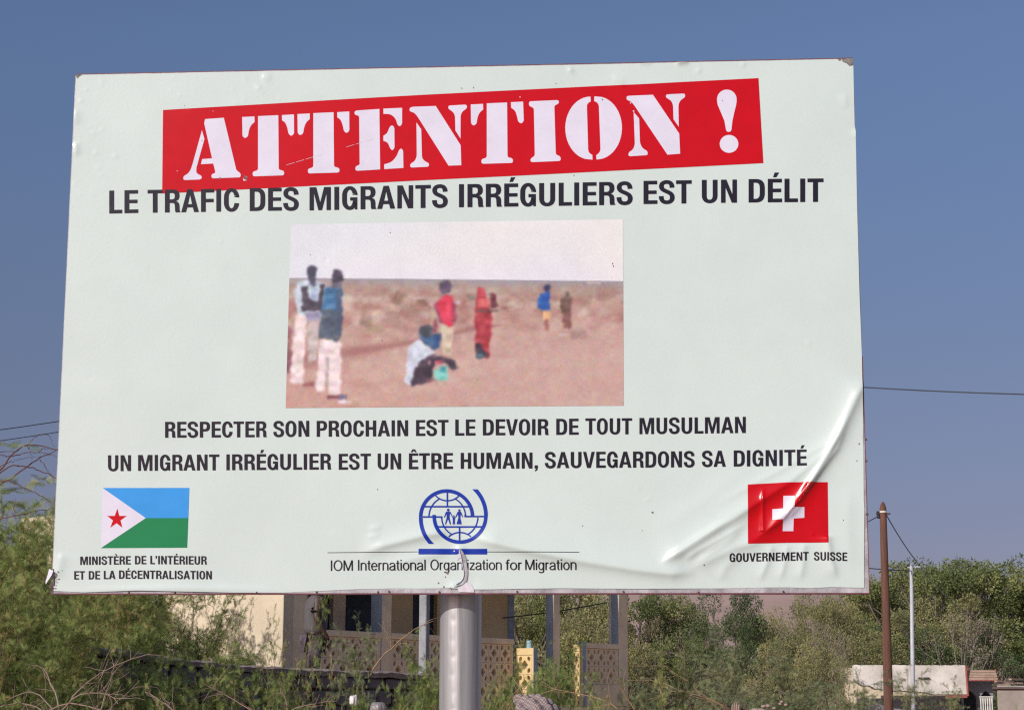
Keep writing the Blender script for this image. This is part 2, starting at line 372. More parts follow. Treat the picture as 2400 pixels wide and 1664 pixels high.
# condensed bold capitals, cap height 1, drawn as outlines
SV, SHh = .105, .076
def glyphs():
    G = {}
    rect = lambda x0, y0, x1, y1: [(x0, y0), (x1, y0), (x1, y1), (x0, y1)]
    G['I'] = (.21, .075, .075, [[rect(0, 0, .21, 1)]])
    G['L'] = (.565, .075, .02, [[[(0, 0), (.565, 0), (.565, .155), (.21, .155), (.21, 1), (0, 1)]]])
    E_ = [(0, 0), (.60, 0), (.60, .155), (.21, .155), (.21, .43), (.565, .43), (.565, .58), (.21, .58), (.21, .845), (.59, .845), (.59, 1), (0, 1)]
    G['E'] = (.60, .075, .025, [[E_]])
    G['F'] = (.585, .075, .02, [[[(0, 0), (.21, 0), (.21, .42), (.56, .42), (.56, .57), (.21, .57), (.21, .845), (.585, .845), (.585, 1), (0, 1)]]])
    G['T'] = (.675, .02, .02, [[[(.232, 0), (.443, 0), (.443, .845), (.675, .845), (.675, 1), (0, 1), (0, .845), (.232, .845)]]])
    G['H'] = (.67, .075, .075, [[[(0, 0), (.21, 0), (.21, .43), (.46, .43), (.46, 0), (.67, 0), (.67, 1), (.46, 1), (.46, .59), (.21, .59), (.21, 1), (0, 1)]]])
    G['N'] = (.69, .075, .075, [[[(0, 0), (.197, 0), (.197, .66), (.465, 0), (.69, 0), (.69, 1), (.493, 1), (.493, .36), (.235, 1), (0, 1)]]])
    G['M'] = (.93, .075, .075, [[[(0, 0), (.19, 0), (.19, .74), (.385, 0), (.545, 0), (.74, .74), (.74, 0), (.93, 0), (.93, 1), (.635, 1), (.465, .34), (.295, 1), (0, 1)]]])
    G['A'] = (.785, .02, .02, [[[(0, 0), (.212, 0), (.268, .205), (.517, .205), (.573, 0), (.785, 0), (.508, 1), (.277, 1)], [(.305, .35), (.48, .35), (.3925, .76)]]])
    G['V'] = (.74, .015, .015, [[[(.25, 0), (.49, 0), (.74, 1), (.535, 1), (.372, .25), (.205, 1), (0, 1)]]])
    G['D'] = (.68, .075, .05, [[[(0, 0)] + bez((.3, 0), (.58, 0), (.68, .14), (.68, .42)) + bez((.68, .58), (.68, .86), (.58, 1), (.3, 1)) + [(.3, 1), (0, 1)],
                                [(.21, .155)] + bez((.28, .155), (.41, .155), (.47, .22), (.47, .42)) + bez((.47, .58), (.47, .78), (.41, .845), (.28, .845)) + [(.28, .845), (.21, .845)]]])
    P_out = bez((.36, 1), (.56, 1), (.655, .89), (.655, .695)) + bez((.655, .695), (.655, .5), (.56, .385), (.36, .385))
    G['P'] = (.655, .075, .03, [[[(0, 0), (.21, 0), (.21, .385), (.36, .385)] + P_out[::-1] + [(0, 1)],
                                 [(.21, .535)] + (bez((.32, .535), (.41, .535), (.445, .59), (.445, .69)) + bez((.445, .69), (.445, .8), (.41, .85), (.32, .85)) + [(.32, .85), (.21, .85)])]])
    G['R'] = (.665, .075, .04, [[[(0, 0), (.21, 0), (.21, .415)] + bez((.3, .415), (.41, .415), (.44, .37), (.445, .26)) + [(.447, .16), (.455, .06), (.475, 0), (.69, 0), (.69, .02)]
                                 + bez((.66, .06), (.645, .15), (.655, .2), (.648, .29)) + bez((.645, .31), (.63, .42), (.58, .47), (.48, .495)) + bez((.48, .495), (.6, .52), (.65, .62), (.65, .73)) + bez((.65, .73), (.65, .91), (.56, 1), (.38, 1)) + [(.38, 1), (0, 1)],
                                 [(.21, .57)] + bez((.31, .57), (.41, .57), (.44, .63), (.44, .71)) + bez((.44, .71), (.44, .8), (.41, .85), (.31, .85)) + [(.31, .85), (.21, .85)]]])
    def track(x0, x1, y0, y1, ry, kx=.56):
        cx = (x0 + x1) / 2; k = .56
        return (bez((x1, y1 - ry), (x1, y1 - ry + ry * k), (cx + (x1 - cx) * kx, y1), (cx, y1)) + bez((cx, y1), (cx - (cx - x0) * kx, y1), (x0, y1 - ry + ry * k), (x0, y1 - ry))
                + [(x0, (y0 + y1) / 2)] + bez((x0, y0 + ry), (x0, y0 + ry - ry * k), (cx - (cx - x0) * kx, y0), (cx, y0)) + bez((cx, y0), (cx + (x1 - cx) * kx, y0), (x1, y0 + ry - ry * k), (x1, y0 + ry)))
    G['O'] = (.70, .05, .05, [[track(0, .70, -.015, 1.015, .40), track(.21, .49, .135, .865, .26)]])
    Cc = [(.57, .665), (.57, .70)] + track(.105, .57, .06, .94, .32) + [(.57, .34)]
    G['C'] = (.675, .055, .035, [[pen(Cc[:-1] + [(.57, .335), (.57, .36)][-1:], SV, SHh)]])
    Gg = [(.565, .665), (.565, .70)] + track(.105, .565, .06, .94, .32)
    G['G'] = (.665, .055, .065, [[pen(Gg, SV, SHh)], [[(.35, .39), (.47, .39), (.47, .30), (.555, .20), (.555, 0), (.665, 0), (.665, .53), (.35, .53)]]])
    Sp = bez((.572, .69), (.572, .86), (.49, .937), (.345, .937)) + bez((.345, .937), (.2, .937), (.112, .87), (.112, .755)) + bez((.112, .755), (.112, .61), (.24, .575), (.345, .525)) \
        + bez((.345, .525), (.5, .455), (.582, .41), (.582, .27)) + bez((.582, .27), (.582, .13), (.49, .062), (.345, .062)) + bez((.345, .062), (.19, .062), (.103, .15), (.103, .325)) + [(.103, .33)]
    G['S'] = (.69, .035, .035, [[pen(Sp, .103, .08)]])
    Up = [(.105, 1), (.105, .34)] + bez((.105, .32), (.105, .15), (.2, .063), (.34, .063)) + bez((.34, .063), (.48, .063), (.575, .15), (.575, .32)) + [(.575, .34), (.575, 1)]
    G['U'] = (.68, .075, .075, [[pen(Up, SV, SHh)]])
    ac = lambda q: (G['E'][0], G['E'][1], G['E'][2], G['E'][3] + [[q]])
    G['É'] = ac([(.22, 1.07), (.36, 1.07), (.475, 1.27), (.29, 1.27)])
    G['È'] = ac([(.25, 1.07), (.39, 1.07), (.32, 1.27), (.13, 1.27)])
    G['Ê'] = ac([(.11, 1.07), (.24, 1.07), (.305, 1.16), (.37, 1.07), (.50, 1.07), (.385, 1.25), (.225, 1.25)])
    cm = [(0, 0), (0, .2), (.21, .2), (.21, .02), (.16, -.12), (.02, -.18), (.02, -.1), (.1, -.04), (.1, 0)]
    G[','] = (.21, .06, .06, [[cm]]); G['’'] = (.21, .04, .05, [[[(x * .9, y + .8) for x, y in cm]]])
    return G
GL = glyphs()
def word(txt, x0, b0, x1, b1, cap):
    """outlines of a word between the measured pixels (x0, b0) and (x1, b1) of its baseline"""
    xs = []; x = 0
    for i, ch in enumerate(txt):
        g = GL[ch]
        if i: x += g[1]
        xs.append(x); x += g[0] + (g[2] if i < len(txt) - 1 else 0)
    tot = x; out_ = []
    for ch, gx in zip(txt, xs):
        for loops in GL[ch][3]:
            out_.append([[(x0 + (x1 - x0) * (gx + a) / tot, b0 + (b1 - b0) * (gx + a) / tot - cap * b) for a, b in lp] for lp in loops])
    return out_
def line(words, label):
    polys = []
    for wd in words: polys += word(*wd)
    return lay('lettering', polys, M_black, 2, step=.02, label=label)

# red banner
lay('banner', [[[(382.6, 259.2), (1000, 223.2), (1400, 203), (1500, 199), (1777.5, 184.7), (1789, 383.8), (380.6, 454.5)]]], M_red, 1, step=.04, label='slanting red banner printed on the board')
def cropmap(ox, oy, k, pts): return [(ox + p[0] / k, oy + p[1] / k) + tuple(r / k for r in p[2:]) for p in pts]
LA = lambda *lps: [rounded(cropmap(420, 260, 5.755, lp)) for lp in lps]
LB = lambda *lps: [rounded(cropmap(800, 240, 5.755, lp)) for lp in lps]
LC = lambda *lps: [rounded(cropmap(1180, 210, 6.058, lp)) for lp in lps]
LD = lambda *lps: [rounded(cropmap(1460, 180, 6.771, lp)) for lp in lps]
def T_stem(x, y, g):  # shapes of the T measured once, reused with its own shift and slope
    return g
att = []
att.append(LA([(310, 268), (344, 385), (236, 770), (232, 850, 45), (310, 880, 45), (302, 930, 30), (58, 940, 35), (58, 885, 45), (130, 850, 50), (170, 770, 60)]))
att.append(LA([(352, 118), (605, 100), (775, 810, 30), (832, 845, 30), (832, 902, 28), (438, 916, 32), (438, 858, 30), (490, 845, 30), (486, 810), (462, 716), (296, 726), (312, 656), (446, 646), (340, 175)]))
Tl = [(852, 90), (1018, 82), (1020, 158), (975, 195, 60), (945, 255, 60), (930, 350, 20), (892, 378, 44), (856, 350, 26)]
Ts = [(1066, 78), (1340, 66), (1346, 800, 25), (1418, 815, 34), (1420, 876, 30), (994, 890, 34), (992, 826, 34), (1066, 808, 30)]
Tr = [(1388, 65), (1551, 56), (1553, 318, 26), (1514, 350, 46), (1478, 318, 22), (1462, 235, 60), (1435, 165, 60), (1390, 136)]
att += [LA(Tl), LA(Ts), LA(Tr)]
dx, dy = 746, -38
sh = lambda L_, dx, dy, sy=0: [(p[0] + dx, p[1] + dy + (p[0] - 1200) * sy) + tuple(p[2:]) for p in L_]
att += [LA(sh(Tl, dx, dy)), LA(sh(Ts, dx, dy)), LA(sh(Tr, dx, dy))]
att.append(LB([(182, 122, 34), (516, 98), (526, 912), (192, 932, 34), (192, 870, 34), (250, 850, 20), (243, 190, 25), (180, 178, 34)]))
att.append(LB([(570, 94), (822, 82), (822, 300, 26), (790, 338, 40), (757, 305, 14), (735, 225, 70), (665, 165, 60), (570, 165)]))
att.append(LB([(570, 458), (622, 425, 40), (650, 345, 30), (685, 312, 36), (718, 345, 26), (720, 625, 26), (690, 660, 36), (658, 625, 24), (632, 550, 50), (570, 527)]))
att.append(LB([(580, 844), (680, 815, 80), (752, 730, 60), (778, 655, 20), (806, 625, 40), (836, 655, 28), (840, 892), (582, 908)]))
Nd = [(922, 85, 36), (960, 68, 20), (1275, 57), (1612, 588), (1620, 856), (1448, 862), (1020, 185, 40), (980, 145, 30), (922, 130, 34)]
Nl = [(1015, 280), (1080, 372), (1090, 760, 40), (1130, 805, 30), (1186, 828, 34), (1184, 876, 30), (932, 888, 34), (930, 836, 34), (990, 805, 40), (1020, 740, 40)]
Nr = [(1444, 52, 34), (1694, 38, 34), (1698, 90, 34), (1640, 125, 40), (1610, 180, 40), (1610, 498), (1540, 388), (1535, 180, 40), (1500, 130, 40), (1444, 96, 34)]
att += [LB(Nd), LB(Nl), LB(Nr)]
att += [LB([(p[0] + 895, p[1] - 53) + tuple(p[2:]) for p in Tl])]
att += [LB([(p[0] + 897, p[1] - 53) + tuple(p[2:]) if i not in (0, 1) else (p[0] + 897, p[1] - 56) for i, p in enumerate(Ts)])]
att.append(LC([(106, 188), (280, 180), (290, 458, 26), (248, 496, 46), (208, 458, 22), (190, 370, 60), (165, 305, 50), (110, 268)]))
att.append(LC([(362, 176, 36), (785, 156, 36), (790, 205, 34), (723, 235, 30), (744, 930, 30), (812, 955, 34), (814, 1020, 32), (386, 1038, 36), (384, 985, 34), (446, 950, 34), (432, 268, 30), (362, 242, 34)]))
att.append(LC([(1236, 108)] + [(1236 - 358 * math.sin(rad(a)) * 1.0, 555 - 447 * math.cos(rad(a))) for a in range(8, 172, 8)] + [(1266, 1003), (1262, 935), (1215, 905, 30), (1203, 860), (1185, 230, 20), (1205, 195, 20), (1240, 178)]))
att.append(LC([(1291, 104), (1288, 172), (1335, 192, 25), (1355, 240, 10), (1378, 860, 20), (1362, 905, 25), (1318, 938), (1320, 1000)] + [(1325 + 358 * math.sin(rad(a)), 552 - 448 * math.cos(rad(a))) for a in range(172, 4, -8)]))
NdD = [(57, 320, 36), (100, 312, 16), (476, 297), (893, 912), (908, 1230), (706, 1245), (170, 450, 40), (125, 402, 30), (57, 375, 34)]
NlD = [(170, 570), (258, 672), (270, 1060, 40), (310, 1145, 50), (392, 1190, 34), (394, 1252, 34), (88, 1272, 36), (88, 1210, 36), (160, 1165, 50), (190, 1090, 50)]
NrD = [(682, 292, 34), (985, 277, 36), (988, 335, 34), (915, 380, 50), (880, 450, 50), (886, 805), (802, 684), (795, 450, 50), (760, 385, 50), (682, 342, 34)]
att += [LD(NdD), LD(NlD), LD(NrD)]
att.append([cropmap(1460, 180, 6.771, ell(1683, 1075, 148, 142, 30))])
ex = ell(1648, 370, 156, 155, 18, 180, 360) + [(1804, 400), (1795, 460), (1760, 600), (1735, 720), (1722, 850), (1705, 878), (1676, 886), (1648, 878), (1635, 850), (1610, 710), (1560, 590), (1505, 460), (1494, 410)]
att.append([cropmap(1460, 180, 6.771, ex)])
lay('lettering', att, M_white, 2, step=.03, label='white stencil lettering ATTENTION !')

line([('LE', 256.8, 501.6, 324.7, 500, 53.6), ('TRAFIC', 346.4, 499.6, 560.8, 496.2, 53.4), ('DES', 585.8, 495.6, 701, 494.2, 53.4), ('MIGRANTS', 725.9, 494.2, 1050, 487.6, 53.8),
      ('IRRÉGULIERS', 1076, 487, 1483, 480.6, 53.9), ('EST', 1508.2, 479.2, 1621, 477.6, 54.2), ('UN', 1644.8, 476.9, 1727, 476.2, 54.1), ('DÉLIT', 1754.3, 475.9, 1929.8, 474.2, 54.7)],
     'black lettering LE TRAFIC DES MIGRANTS IRRÉGULIERS EST UN DÉLIT')
line([('RESPECTER', 387.6, 1026, 625, 1024.7, 37.1), ('SON', 640.9, 1024.4, 725.1, 1023.4, 37.2), ('PROCHAIN', 742.5, 1023.7, 956.8, 1022.3, 37.2), ('EST', 975.4, 1022, 1051.4, 1021.6, 37.3),
      ('LE', 1067.3, 1021.3, 1114.7, 1020.9, 37.6), ('DEVOIR', 1131.9, 1020.6, 1285.5, 1019.8, 37.6), ('DE', 1303.7, 1019.5, 1356.3, 1019, 37.7), ('TOUT', 1372, 1018.5, 1481.5, 1018, 37.7),
      ('MUSULMAN', 1498.6, 1017.7, 1747.8, 1014.9, 38)], 'black lettering RESPECTER SON PROCHAIN EST LE DEVOIR DE TOUT MUSULMAN')
line([('UN', 254.1, 1104.4, 307.8, 1103.9, 37.2), ('MIGRANT', 324.4, 1103.5, 514.5, 1102.2, 37.1), ('IRRÉGULIER', 531.1, 1102, 775.9, 1100.3, 37.1), ('EST', 794.2, 1100.8, 869.6, 1100.2, 37.2),
      ('UN', 885.4, 1100.1, 940.4, 1099.9, 37.2), ('ÊTRE', 958.7, 1099.8, 1062, 1099, 37.3), ('HUMAIN,', 1080, 1098.8, 1260.7, 1098, 37.4), ('SAUVEGARDONS', 1277.1, 1097.4, 1628.1, 1095, 37.7),
      ('SA', 1644.9, 1094.4, 1701.1, 1094, 37.8), ('DIGNITÉ', 1719.4, 1093.7, 1890.1, 1092, 37.9)], 'black lettering UN MIGRANT IRRÉGULIER EST UN ÊTRE HUMAIN, SAUVEGARDONS SA DIGNITÉ')
line([('MINISTÈRE', 188.9, 1323.6, 307.2, 1322.4, 19.6), ('DE', 317.1, 1322.1, 343.7, 1322, 19.6), ('L’INTÉRIEUR', 353.1, 1321.9, 485.1, 1322.8, 19.6),
      ('ET', 174.7, 1357.7, 199.8, 1357.7, 19.6), ('DE', 208.7, 1357.5, 235.3, 1357.3, 19.6), ('LA', 244, 1356.9, 271.4, 1356.6, 19.6), ('DÉCENTRALISATION', 279.7, 1355.9, 497.1, 1357.3, 19.6)],
     'small black lettering MINISTÈRE DE L’INTÉRIEUR ET DE LA DÉCENTRALISATION')
line([('GOUVERNEMENT', 1709.6, 1316.8, 1895, 1313, 19.9), ('SUISSE', 1907.2, 1313, 1985.4, 1314.4, 19.8)], 'small black lettering GOUVERNEMENT SUISSE')

# thin lettering under the emblem: strokes of one light weight, cap height 1
def thin_glyphs():
    G = {}; wd = .052; xh = .72
    def P_(*paths): return [[pen(p, wd, wd)] for p in paths]
    def oval(x0, x1, y0, y1, a0=0, a1=360, n=24): return [((x0 + x1) / 2 + (x1 - x0) / 2 * math.cos(rad(a0 + (a1 - a0) * i / n)), (y0 + y1) / 2 + (y1 - y0) / 2 * math.sin(rad(a0 + (a1 - a0) * i / n))) for i in range(n + 1)]
    ring = lambda x0, x1, y0, y1: [[oval(x0 - wd, x1 + wd, y0 - wd, y1 + wd)[:-1], oval(x0 + wd, x1 - wd, y0 + wd, y1 - wd)[:-1]]]
    G['I'] = (.22, P_([(.11, 0), (.11, 1)]))
    G['O'] = (.74, ring(.09, .66, .035, .965))
    G['M'] = (.78, P_([(.09, 0), (.09, .99)], [(.10, .99), (.39, .02)], [(.39, .02), (.68, .99)], [(.69, .99), (.69, 0)]))
    G['n'] = (.53, P_([(.085, 0), (.085, xh)], [(.085, .5)] + oval(.085, .44, .32, .69, 150, 0, 10) + [(.44, .45), (.44, 0)]))
    G['r'] = (.32, P_([(.085, 0), (.085, xh)], [(.085, .5)] + oval(.085, .40, .34, .67, 150, 75, 6)))
    G['t'] = (.29, P_([(.14, .93), (.14, .14)] + oval(.14, .32, .04, .26, 180, 270, 5) + [(.26, .045)], [(.02, .67), (.26, .67)]))
    G['e'] = (.53, P_([(.06, .375), (.46, .375)], oval(.06, .46, .035, .69, 0, 322, 22)))
    G['a'] = (.53, P_([(.08, .52)] + oval(.08, .43, .34, .69, 160, 0, 10) + [(.43, .45), (.43, .12), (.46, 0)], [(.43, .42), (.30, .385), (.16, .35)] + oval(.06, .40, .035, .345, 110, 360, 14)))
    G['i'] = (.21, P_([(.105, 0), (.105, xh)], [(.105, .88), (.105, 1)])); G['l'] = (.21, P_([(.105, 0), (.105, 1)]))
    G['o'] = (.54, ring(.07, .47, .035, .685))
    G['g'] = (.53, ring(.07, .42, .035, .685) + P_([(.43, xh), (.43, 0)] + oval(.09, .43, -.24, .02, 0, -165, 12)))
    G['z'] = (.46, P_([(.04, .67), (.40, .67)], [(.40, .66), (.06, .06)], [(.04, .05), (.43, .05)]))
    G['f'] = (.28, P_([(.13, 0), (.13, .80)] + oval(.13, .36, .70, .95, 180, 90, 6) + [(.29, .95)], [(.01, .67), (.26, .67)]))
    return G
TG = thin_glyphs()
def thin_word(txt, x0, b0, x1, b1, cap):
    x = 0; o_ = []; tot = sum(TG[c][0] for c in txt) - .13
    for c in txt:
        for loops in TG[c][1]: o_.append([[(x0 + (x1 - x0) * (x + a - .065) / tot, b0 + (b1 - b0) * (x + a) / tot - cap * b) for a, b in lp] for lp in loops])
        x += TG[c][0]
    return o_
tw = []
for wd in (('IOM', 775.9, 1337.6, 826.6, 1337.2, 24.8), ('International', 839.5, 1336.6, 997.6, 1336.2, 24.8), ('Organ', 1009.6, 1335.8, 1084.5, 1335.6, 24.8),
           ('ization', 1095.5, 1335.4, 1175.4, 1335.4, 24.6), ('for', 1187, 1335.4, 1222, 1335.6, 24.6), ('Migration', 1232, 1335.6, 1350.6, 1335.6, 24.6)):
    tw += thin_word(*wd)
lay('lettering', tw, M_black, 2, step=.03, label='thin black lettering IOM International Organization for Migration')
for rule_ in ([(768.2, 1294.2), (981, 1292.4), (981, 1293.6), (768.2, 1295.6)], [(1142, 1292.6), (1358, 1293.8), (1358, 1295.2), (1142, 1294)]): lay('printed_rule', [[rule_]], M_black, 1, step=.02)

# flags
fl = [(241.6, 1143.7), (444.3, 1143.3), (439.4, 1283.3), (237.1, 1284.2)]
lay('flag', [[[(241.6, 1143.7), (444.3, 1143.3), (442, 1214), (342.3, 1214)]]], M_sky, 1, step=.05, label='light blue upper band of the small flag')
lay('flag', [[[(342.3, 1214), (442, 1214), (439.4, 1283.3), (237.1, 1284.2)]]], M_green, 1, step=.05, label='green lower band of the small flag')
lay('flag', [[[(241.6, 1143.7), (342.3, 1214), (237.1, 1284.2)]]], M_white, 1, step=.05, label='white triangle of the small flag')
star = []
for k in range(10):
    r_ = 24.2 if k % 2 == 0 else 9.3; a = rad(-90 + 36 * k); star.append((274.6 + r_ * math.cos(a) - .06 * r_ * math.sin(a), 1216.6 + r_ * 1.02 * math.sin(a)))
lay('flag_star', [[star]], M_red, 2, step=.05, label='red star on the white triangle')
lay('flag', [[[(1752.1, 1136), (1845, 1131.5), (1939.7, 1130), (1941.3, 1271.4), (1845, 1271.8), (1752.7, 1274.4)]]], M_red, 1, step=.007, label='square red flag at the wrinkled corner')
cr = lambda pts: cropmap(1400, 1050, 3.2886, pts)
lay('flag_cross', [[cr([(1432, 370), (1517, 370), (1516, 458), (1595, 455), (1595, 537), (1513, 543), (1510, 640), (1428, 640), (1430, 550), (1347, 555), (1347, 473), (1430, 467)])]], M_white, 2, step=.007, label='white cross on the red flag')

# emblem: two interlocking globes round a family
em = []
ec = lambda pts: cropmap(960, 1130, 8.868, pts)
def arc(cx, cy, rx, ry, a0, a1, w_, n=40):
    o_ = [(cx + (rx + w_ / 2) * math.cos(rad(a0 + (a1 - a0) * i / n)), cy - (ry + w_ / 2) * math.sin(rad(a0 + (a1 - a0) * i / n))) for i in range(n + 1)]
    i_ = [(cx + (rx - w_ / 2) * math.cos(rad(a0 + (a1 - a0) * i / n)), cy - (ry - w_ / 2) * math.sin(rad(a0 + (a1 - a0) * i / n))) for i in range(n, -1, -1)]
    return [ec(o_ + i_)]
em.append(arc(772, 722, 538, 540, 2.5, 181, 74))
em.append(arc(1050, 707, 536, 536, 177, 361, 74))
em.append([ec([(197, 735)] + [(1017 - 820 * math.cos(t), 740 + 820 * math.sin(t)) for t in np.linspace(0, .72, 12)] + [(1002.5 - 727.5 * math.cos(t), 740 + 727.5 * math.sin(t)) for t in np.linspace(.836, 0, 12)])])
em.append([ec([(1628, 700)] + [(798 + 830 * math.cos(t), 700 - 830 * math.sin(t)) for t in np.linspace(0, .728, 12)] + [(816 + 734 * math.cos(t), 700 - 734 * math.sin(t)) for t in np.linspace(.851, 0, 12)])])
bar = lambda x0, y0, x1, y1: [ec([(x0, y0), (x1, y0), (x1, y1), (x0, y1)])]
em += [bar(310, 492, 1225, 524), bar(272, 706, 686, 738), bar(1140, 696, 1560, 728), bar(590, 911, 1500, 944), bar(771, 200, 803, 492), bar(1024, 944, 1056, 1225), bar(660, 738, 686, 760), bar(1140, 672, 1168, 696)]
em.append(arc(785, 722, 380, 415, 2, 64, 28)); em.append(arc(785, 722, 380, 415, 116, 178, 28))
em.append(arc(1045, 722, 376, 400, 182, 245, 28)); em.append(arc(1045, 722, 376, 400, 295, 358, 28))
em.append(arc(787, 50, 335, 335, 223, 317, 28, 20)); em.append(arc(1045, 1388, 345, 345, 48, 132, 28, 20))
em.append([ec(ell(805, 577, 29, 29, 14))]); em.append([ec(ell(1036, 585, 25, 25, 14))]); em.append([ec(ell(922, 702, 17, 17, 12))])
em.append([ec([(757, 612), (850, 612), (838, 655), (832, 735), (862, 872), (842, 880), (800, 765), (756, 880), (738, 872), (772, 740), (770, 650)])])
em.append([ec([(757, 612), (775, 640), (732, 738), (716, 730)])]); em.append([ec([(840, 640), (852, 614), (900, 720), (910, 745), (898, 752)])])
em.append([ec([(905, 722), (940, 722), (948, 752), (942, 800), (946, 880), (930, 880), (922, 830), (912, 880), (896, 880), (902, 800), (896, 752)])])
em.append([ec([(1000, 612), (1070, 612), (1056, 740), (1086, 872), (976, 872), (1016, 740)])]); em.append([ec([(1000, 612), (1016, 645), (958, 745), (946, 734)])]); em.append([ec([(1070, 612), (1054, 645), (1100, 732), (1113, 722)])])
lay('emblem', em, M_blue, 2, step=.02, label='blue round emblem of two linked globes around a family')
lay('emblem_bar', [[ec([(190, 1382), (1075, 1384), (1615, 1384), (1615, 1500), (1160, 1500), (190, 1500)])]], M_blue, 1, step=.008, label='short blue bar under the emblem')

# printed picture: coarse coloured dots, as on the board
PW, PH = 300, 166
def paint():
    rs = np.random.RandomState(11)
    yy, xx = np.mgrid[0:PH, 0:PW]; X = 100 + 2100 * (xx + .5) / PW; Y = 55 + 1160 * (yy + .5) / PH; X0_, Y0_ = X, Y
    def noise(nx, ny):
        g = rs.rand(ny + 2, nx + 2); a = np.linspace(0, nx, PW); b = np.linspace(0, ny, PH)
        i, j = a.astype(int), b.astype(int); fa, fb = a - i, b - j; fa = fa * fa * (3 - 2 * fa); fb = fb * fb * (3 - 2 * fb)
        T0 = g[j][:, i] * (1 - fa) + g[j][:, i + 1] * fa; T1 = g[j + 1][:, i] * (1 - fa) + g[j + 1][:, i + 1] * fa
        return T0 * (1 - fb[:, None]) + T1 * fb[:, None] - .5
    I = np.zeros((PH, PW, 3))
    mixc = lambda a, b, t: np.array(a)[None, None] * (1 - t[..., None]) + np.array(b)[None, None] * t[..., None]
    sk = mixc((212, 215, 222), (224, 222, 220), np.clip((X - 400) / 1800 * .8 + (400 - Y) / 1500 + noise(5, 4) * .7, 0, 1)); sk = sk - np.clip((Y - 250) / 170, 0, 1)[..., None] * np.array([-2, 0, -5.]) + (noise(30, 14) * 5)[..., None]
    hor = 397 + (X - 100) / 2100 * 48
    g1 = mixc((150, 146, 156), (168, 142, 132), np.clip((Y - hor) / 55, 0, 1))
    g2 = mixc((176, 140, 130), (190, 156, 146), np.clip((Y - 620) / 300, 0, 1))
    t = np.clip((Y - hor - 60) / 120, 0, 1); G_ = g1 * (1 - t[..., None]) + g2 * t[..., None]
    dist = np.clip((Y - hor) / 120, 0, 1) * np.clip((900 - Y) / 250, .35, 1)
    G_ += (noise(34, 22) * 46 * dist)[..., None] * np.array([.7, 1.2, 1.1]) + (noise(12, 26) * 36 * dist)[..., None] * np.array([.5, 1, 1.0])
    G_ += (noise(70, 60) * 20 * dist)[..., None]
    red = np.clip(noise(9, 14) * 3.2 - .25, 0, 1) * dist * np.clip((1500 - X) / 400, 0.15, 1)
    G_ = G_ * (1 - .45 * red[..., None]) + np.array([158, 96, 94]) * .45 * red[..., None]
    scr = np.clip((noise(40, 30) + noise(18, 12)) * 2.2, 0, 1) * np.clip((Y - hor) / 40, 0, 1) * np.clip((790 - Y) / 260, 0, 1) * np.clip((1700 - X) / 900, .25, 1)
    G_ = G_ * (1 - .5 * scr[..., None]) + np.array([118, 94, 82]) * .5 * scr[..., None]
    trk = np.clip((X - 900) / 700, 0, 1) * np.clip((Y - 560) / 260, 0, 1); G_ = G_ * (1 - .5 * trk[..., None]) + np.array([194, 162, 154]) * .5 * trk[..., None]
    edge_y = np.interp(X, [100, 440, 870, 1290, 1500], [930, 880, 815, 725, 705]); thick = np.interp(X, [100, 440, 870, 1290, 1500], [70, 45, 16, 22, 4])
    k = np.exp(-((Y - edge_y) / thick) ** 2) * np.clip((1480 - X) / 100, 0, 1)
    G_ = G_ * (1 - .6 * k[..., None]) + np.array([140, 84, 84]) * .6 * k[..., None]
    low = np.clip((Y - 940) / 260, 0, 1) * np.clip((1400 - X) / 1300, 0, 1)
    G_ = G_ * (1 - .4 * low[..., None]) + np.array([188, 132, 118]) * .4 * low[..., None]
    kh = np.clip((Y - hor) / 7 + .5, 0, 1)[..., None]; I = sk * (1 - kh) + G_ * kh
    X = X0_ + noise(80, 44) * 13 + noise(150, 83) * 9; Y = Y0_ + noise(80, 44) * 8 + noise(150, 83) * 8
    I = np.where(((Y < 462) & (X > 1975) & (X < 2060) & (Y > 440))[..., None], np.array([176, 160, 162.]), I)
    def soft(mask, n=1):
        m_ = mask.astype(float)
        for _ in range(n):
            p = np.pad(m_, 1, mode='edge'); m_ = (p[1:-1, 1:-1] * 2 + p[:-2, 1:-1] + p[2:, 1:-1] + p[1:-1, :-2] + p[1:-1, 2:]) / 6
        return m_
    def put(mask, c, n=1, a=1.0):
        nonlocal I
        jit = mask & (noise(75, 45) > -.46); m_ = soft(jit, n + 2) * a; I = I * (1 - m_[..., None]) + (np.array(c, float) + noise(60, 40)[..., None] * 34 + noise(25, 30)[..., None] * 26) * m_[..., None]
    def poly(pts):
        ins = np.zeros(X.shape, bool); n = len(pts)
        for i in range(n):
            x1, y1 = pts[i]; x2, y2 = pts[(i + 1) % n]
            if y1 == y2: continue
            c = ((y1 > Y) != (y2 > Y)) & (X < (x2 - x1) * (Y - y1) / (y2 - y1) + x1); ins ^= c
        return ins
    el = lambda cx, cy, rx, ry: ((X - cx) / rx) ** 2 + ((Y - cy) / ry) ** 2 < 1
    bx = lambda x0, y0, x1, y1: (X > x0) & (X < x1) & (Y > y0) & (Y < y1)
    for x0, y0, x1, y1, c in ((560, 670, 625, 710, (120, 100, 80)), (600, 710, 690, 745, (150, 135, 105)), (905, 545, 975, 585, (125, 84, 70)), (780, 490, 810, 540, (140, 110, 90)), (1220, 525, 1290, 550, (125, 120, 110)), (1430, 590, 1520, 612, (140, 95, 90)),
                              (1870, 745, 1970, 800, (158, 130, 125)), (205, 1055, 290, 1080, (120, 50, 60)), (100, 700, 125, 960, (130, 70, 85)), (100, 850, 135, 1000, (120, 70, 80)), (1640, 620, 1700, 640, (165, 110, 100))): put(bx(x0, y0, x1, y1), c, 2, .7)
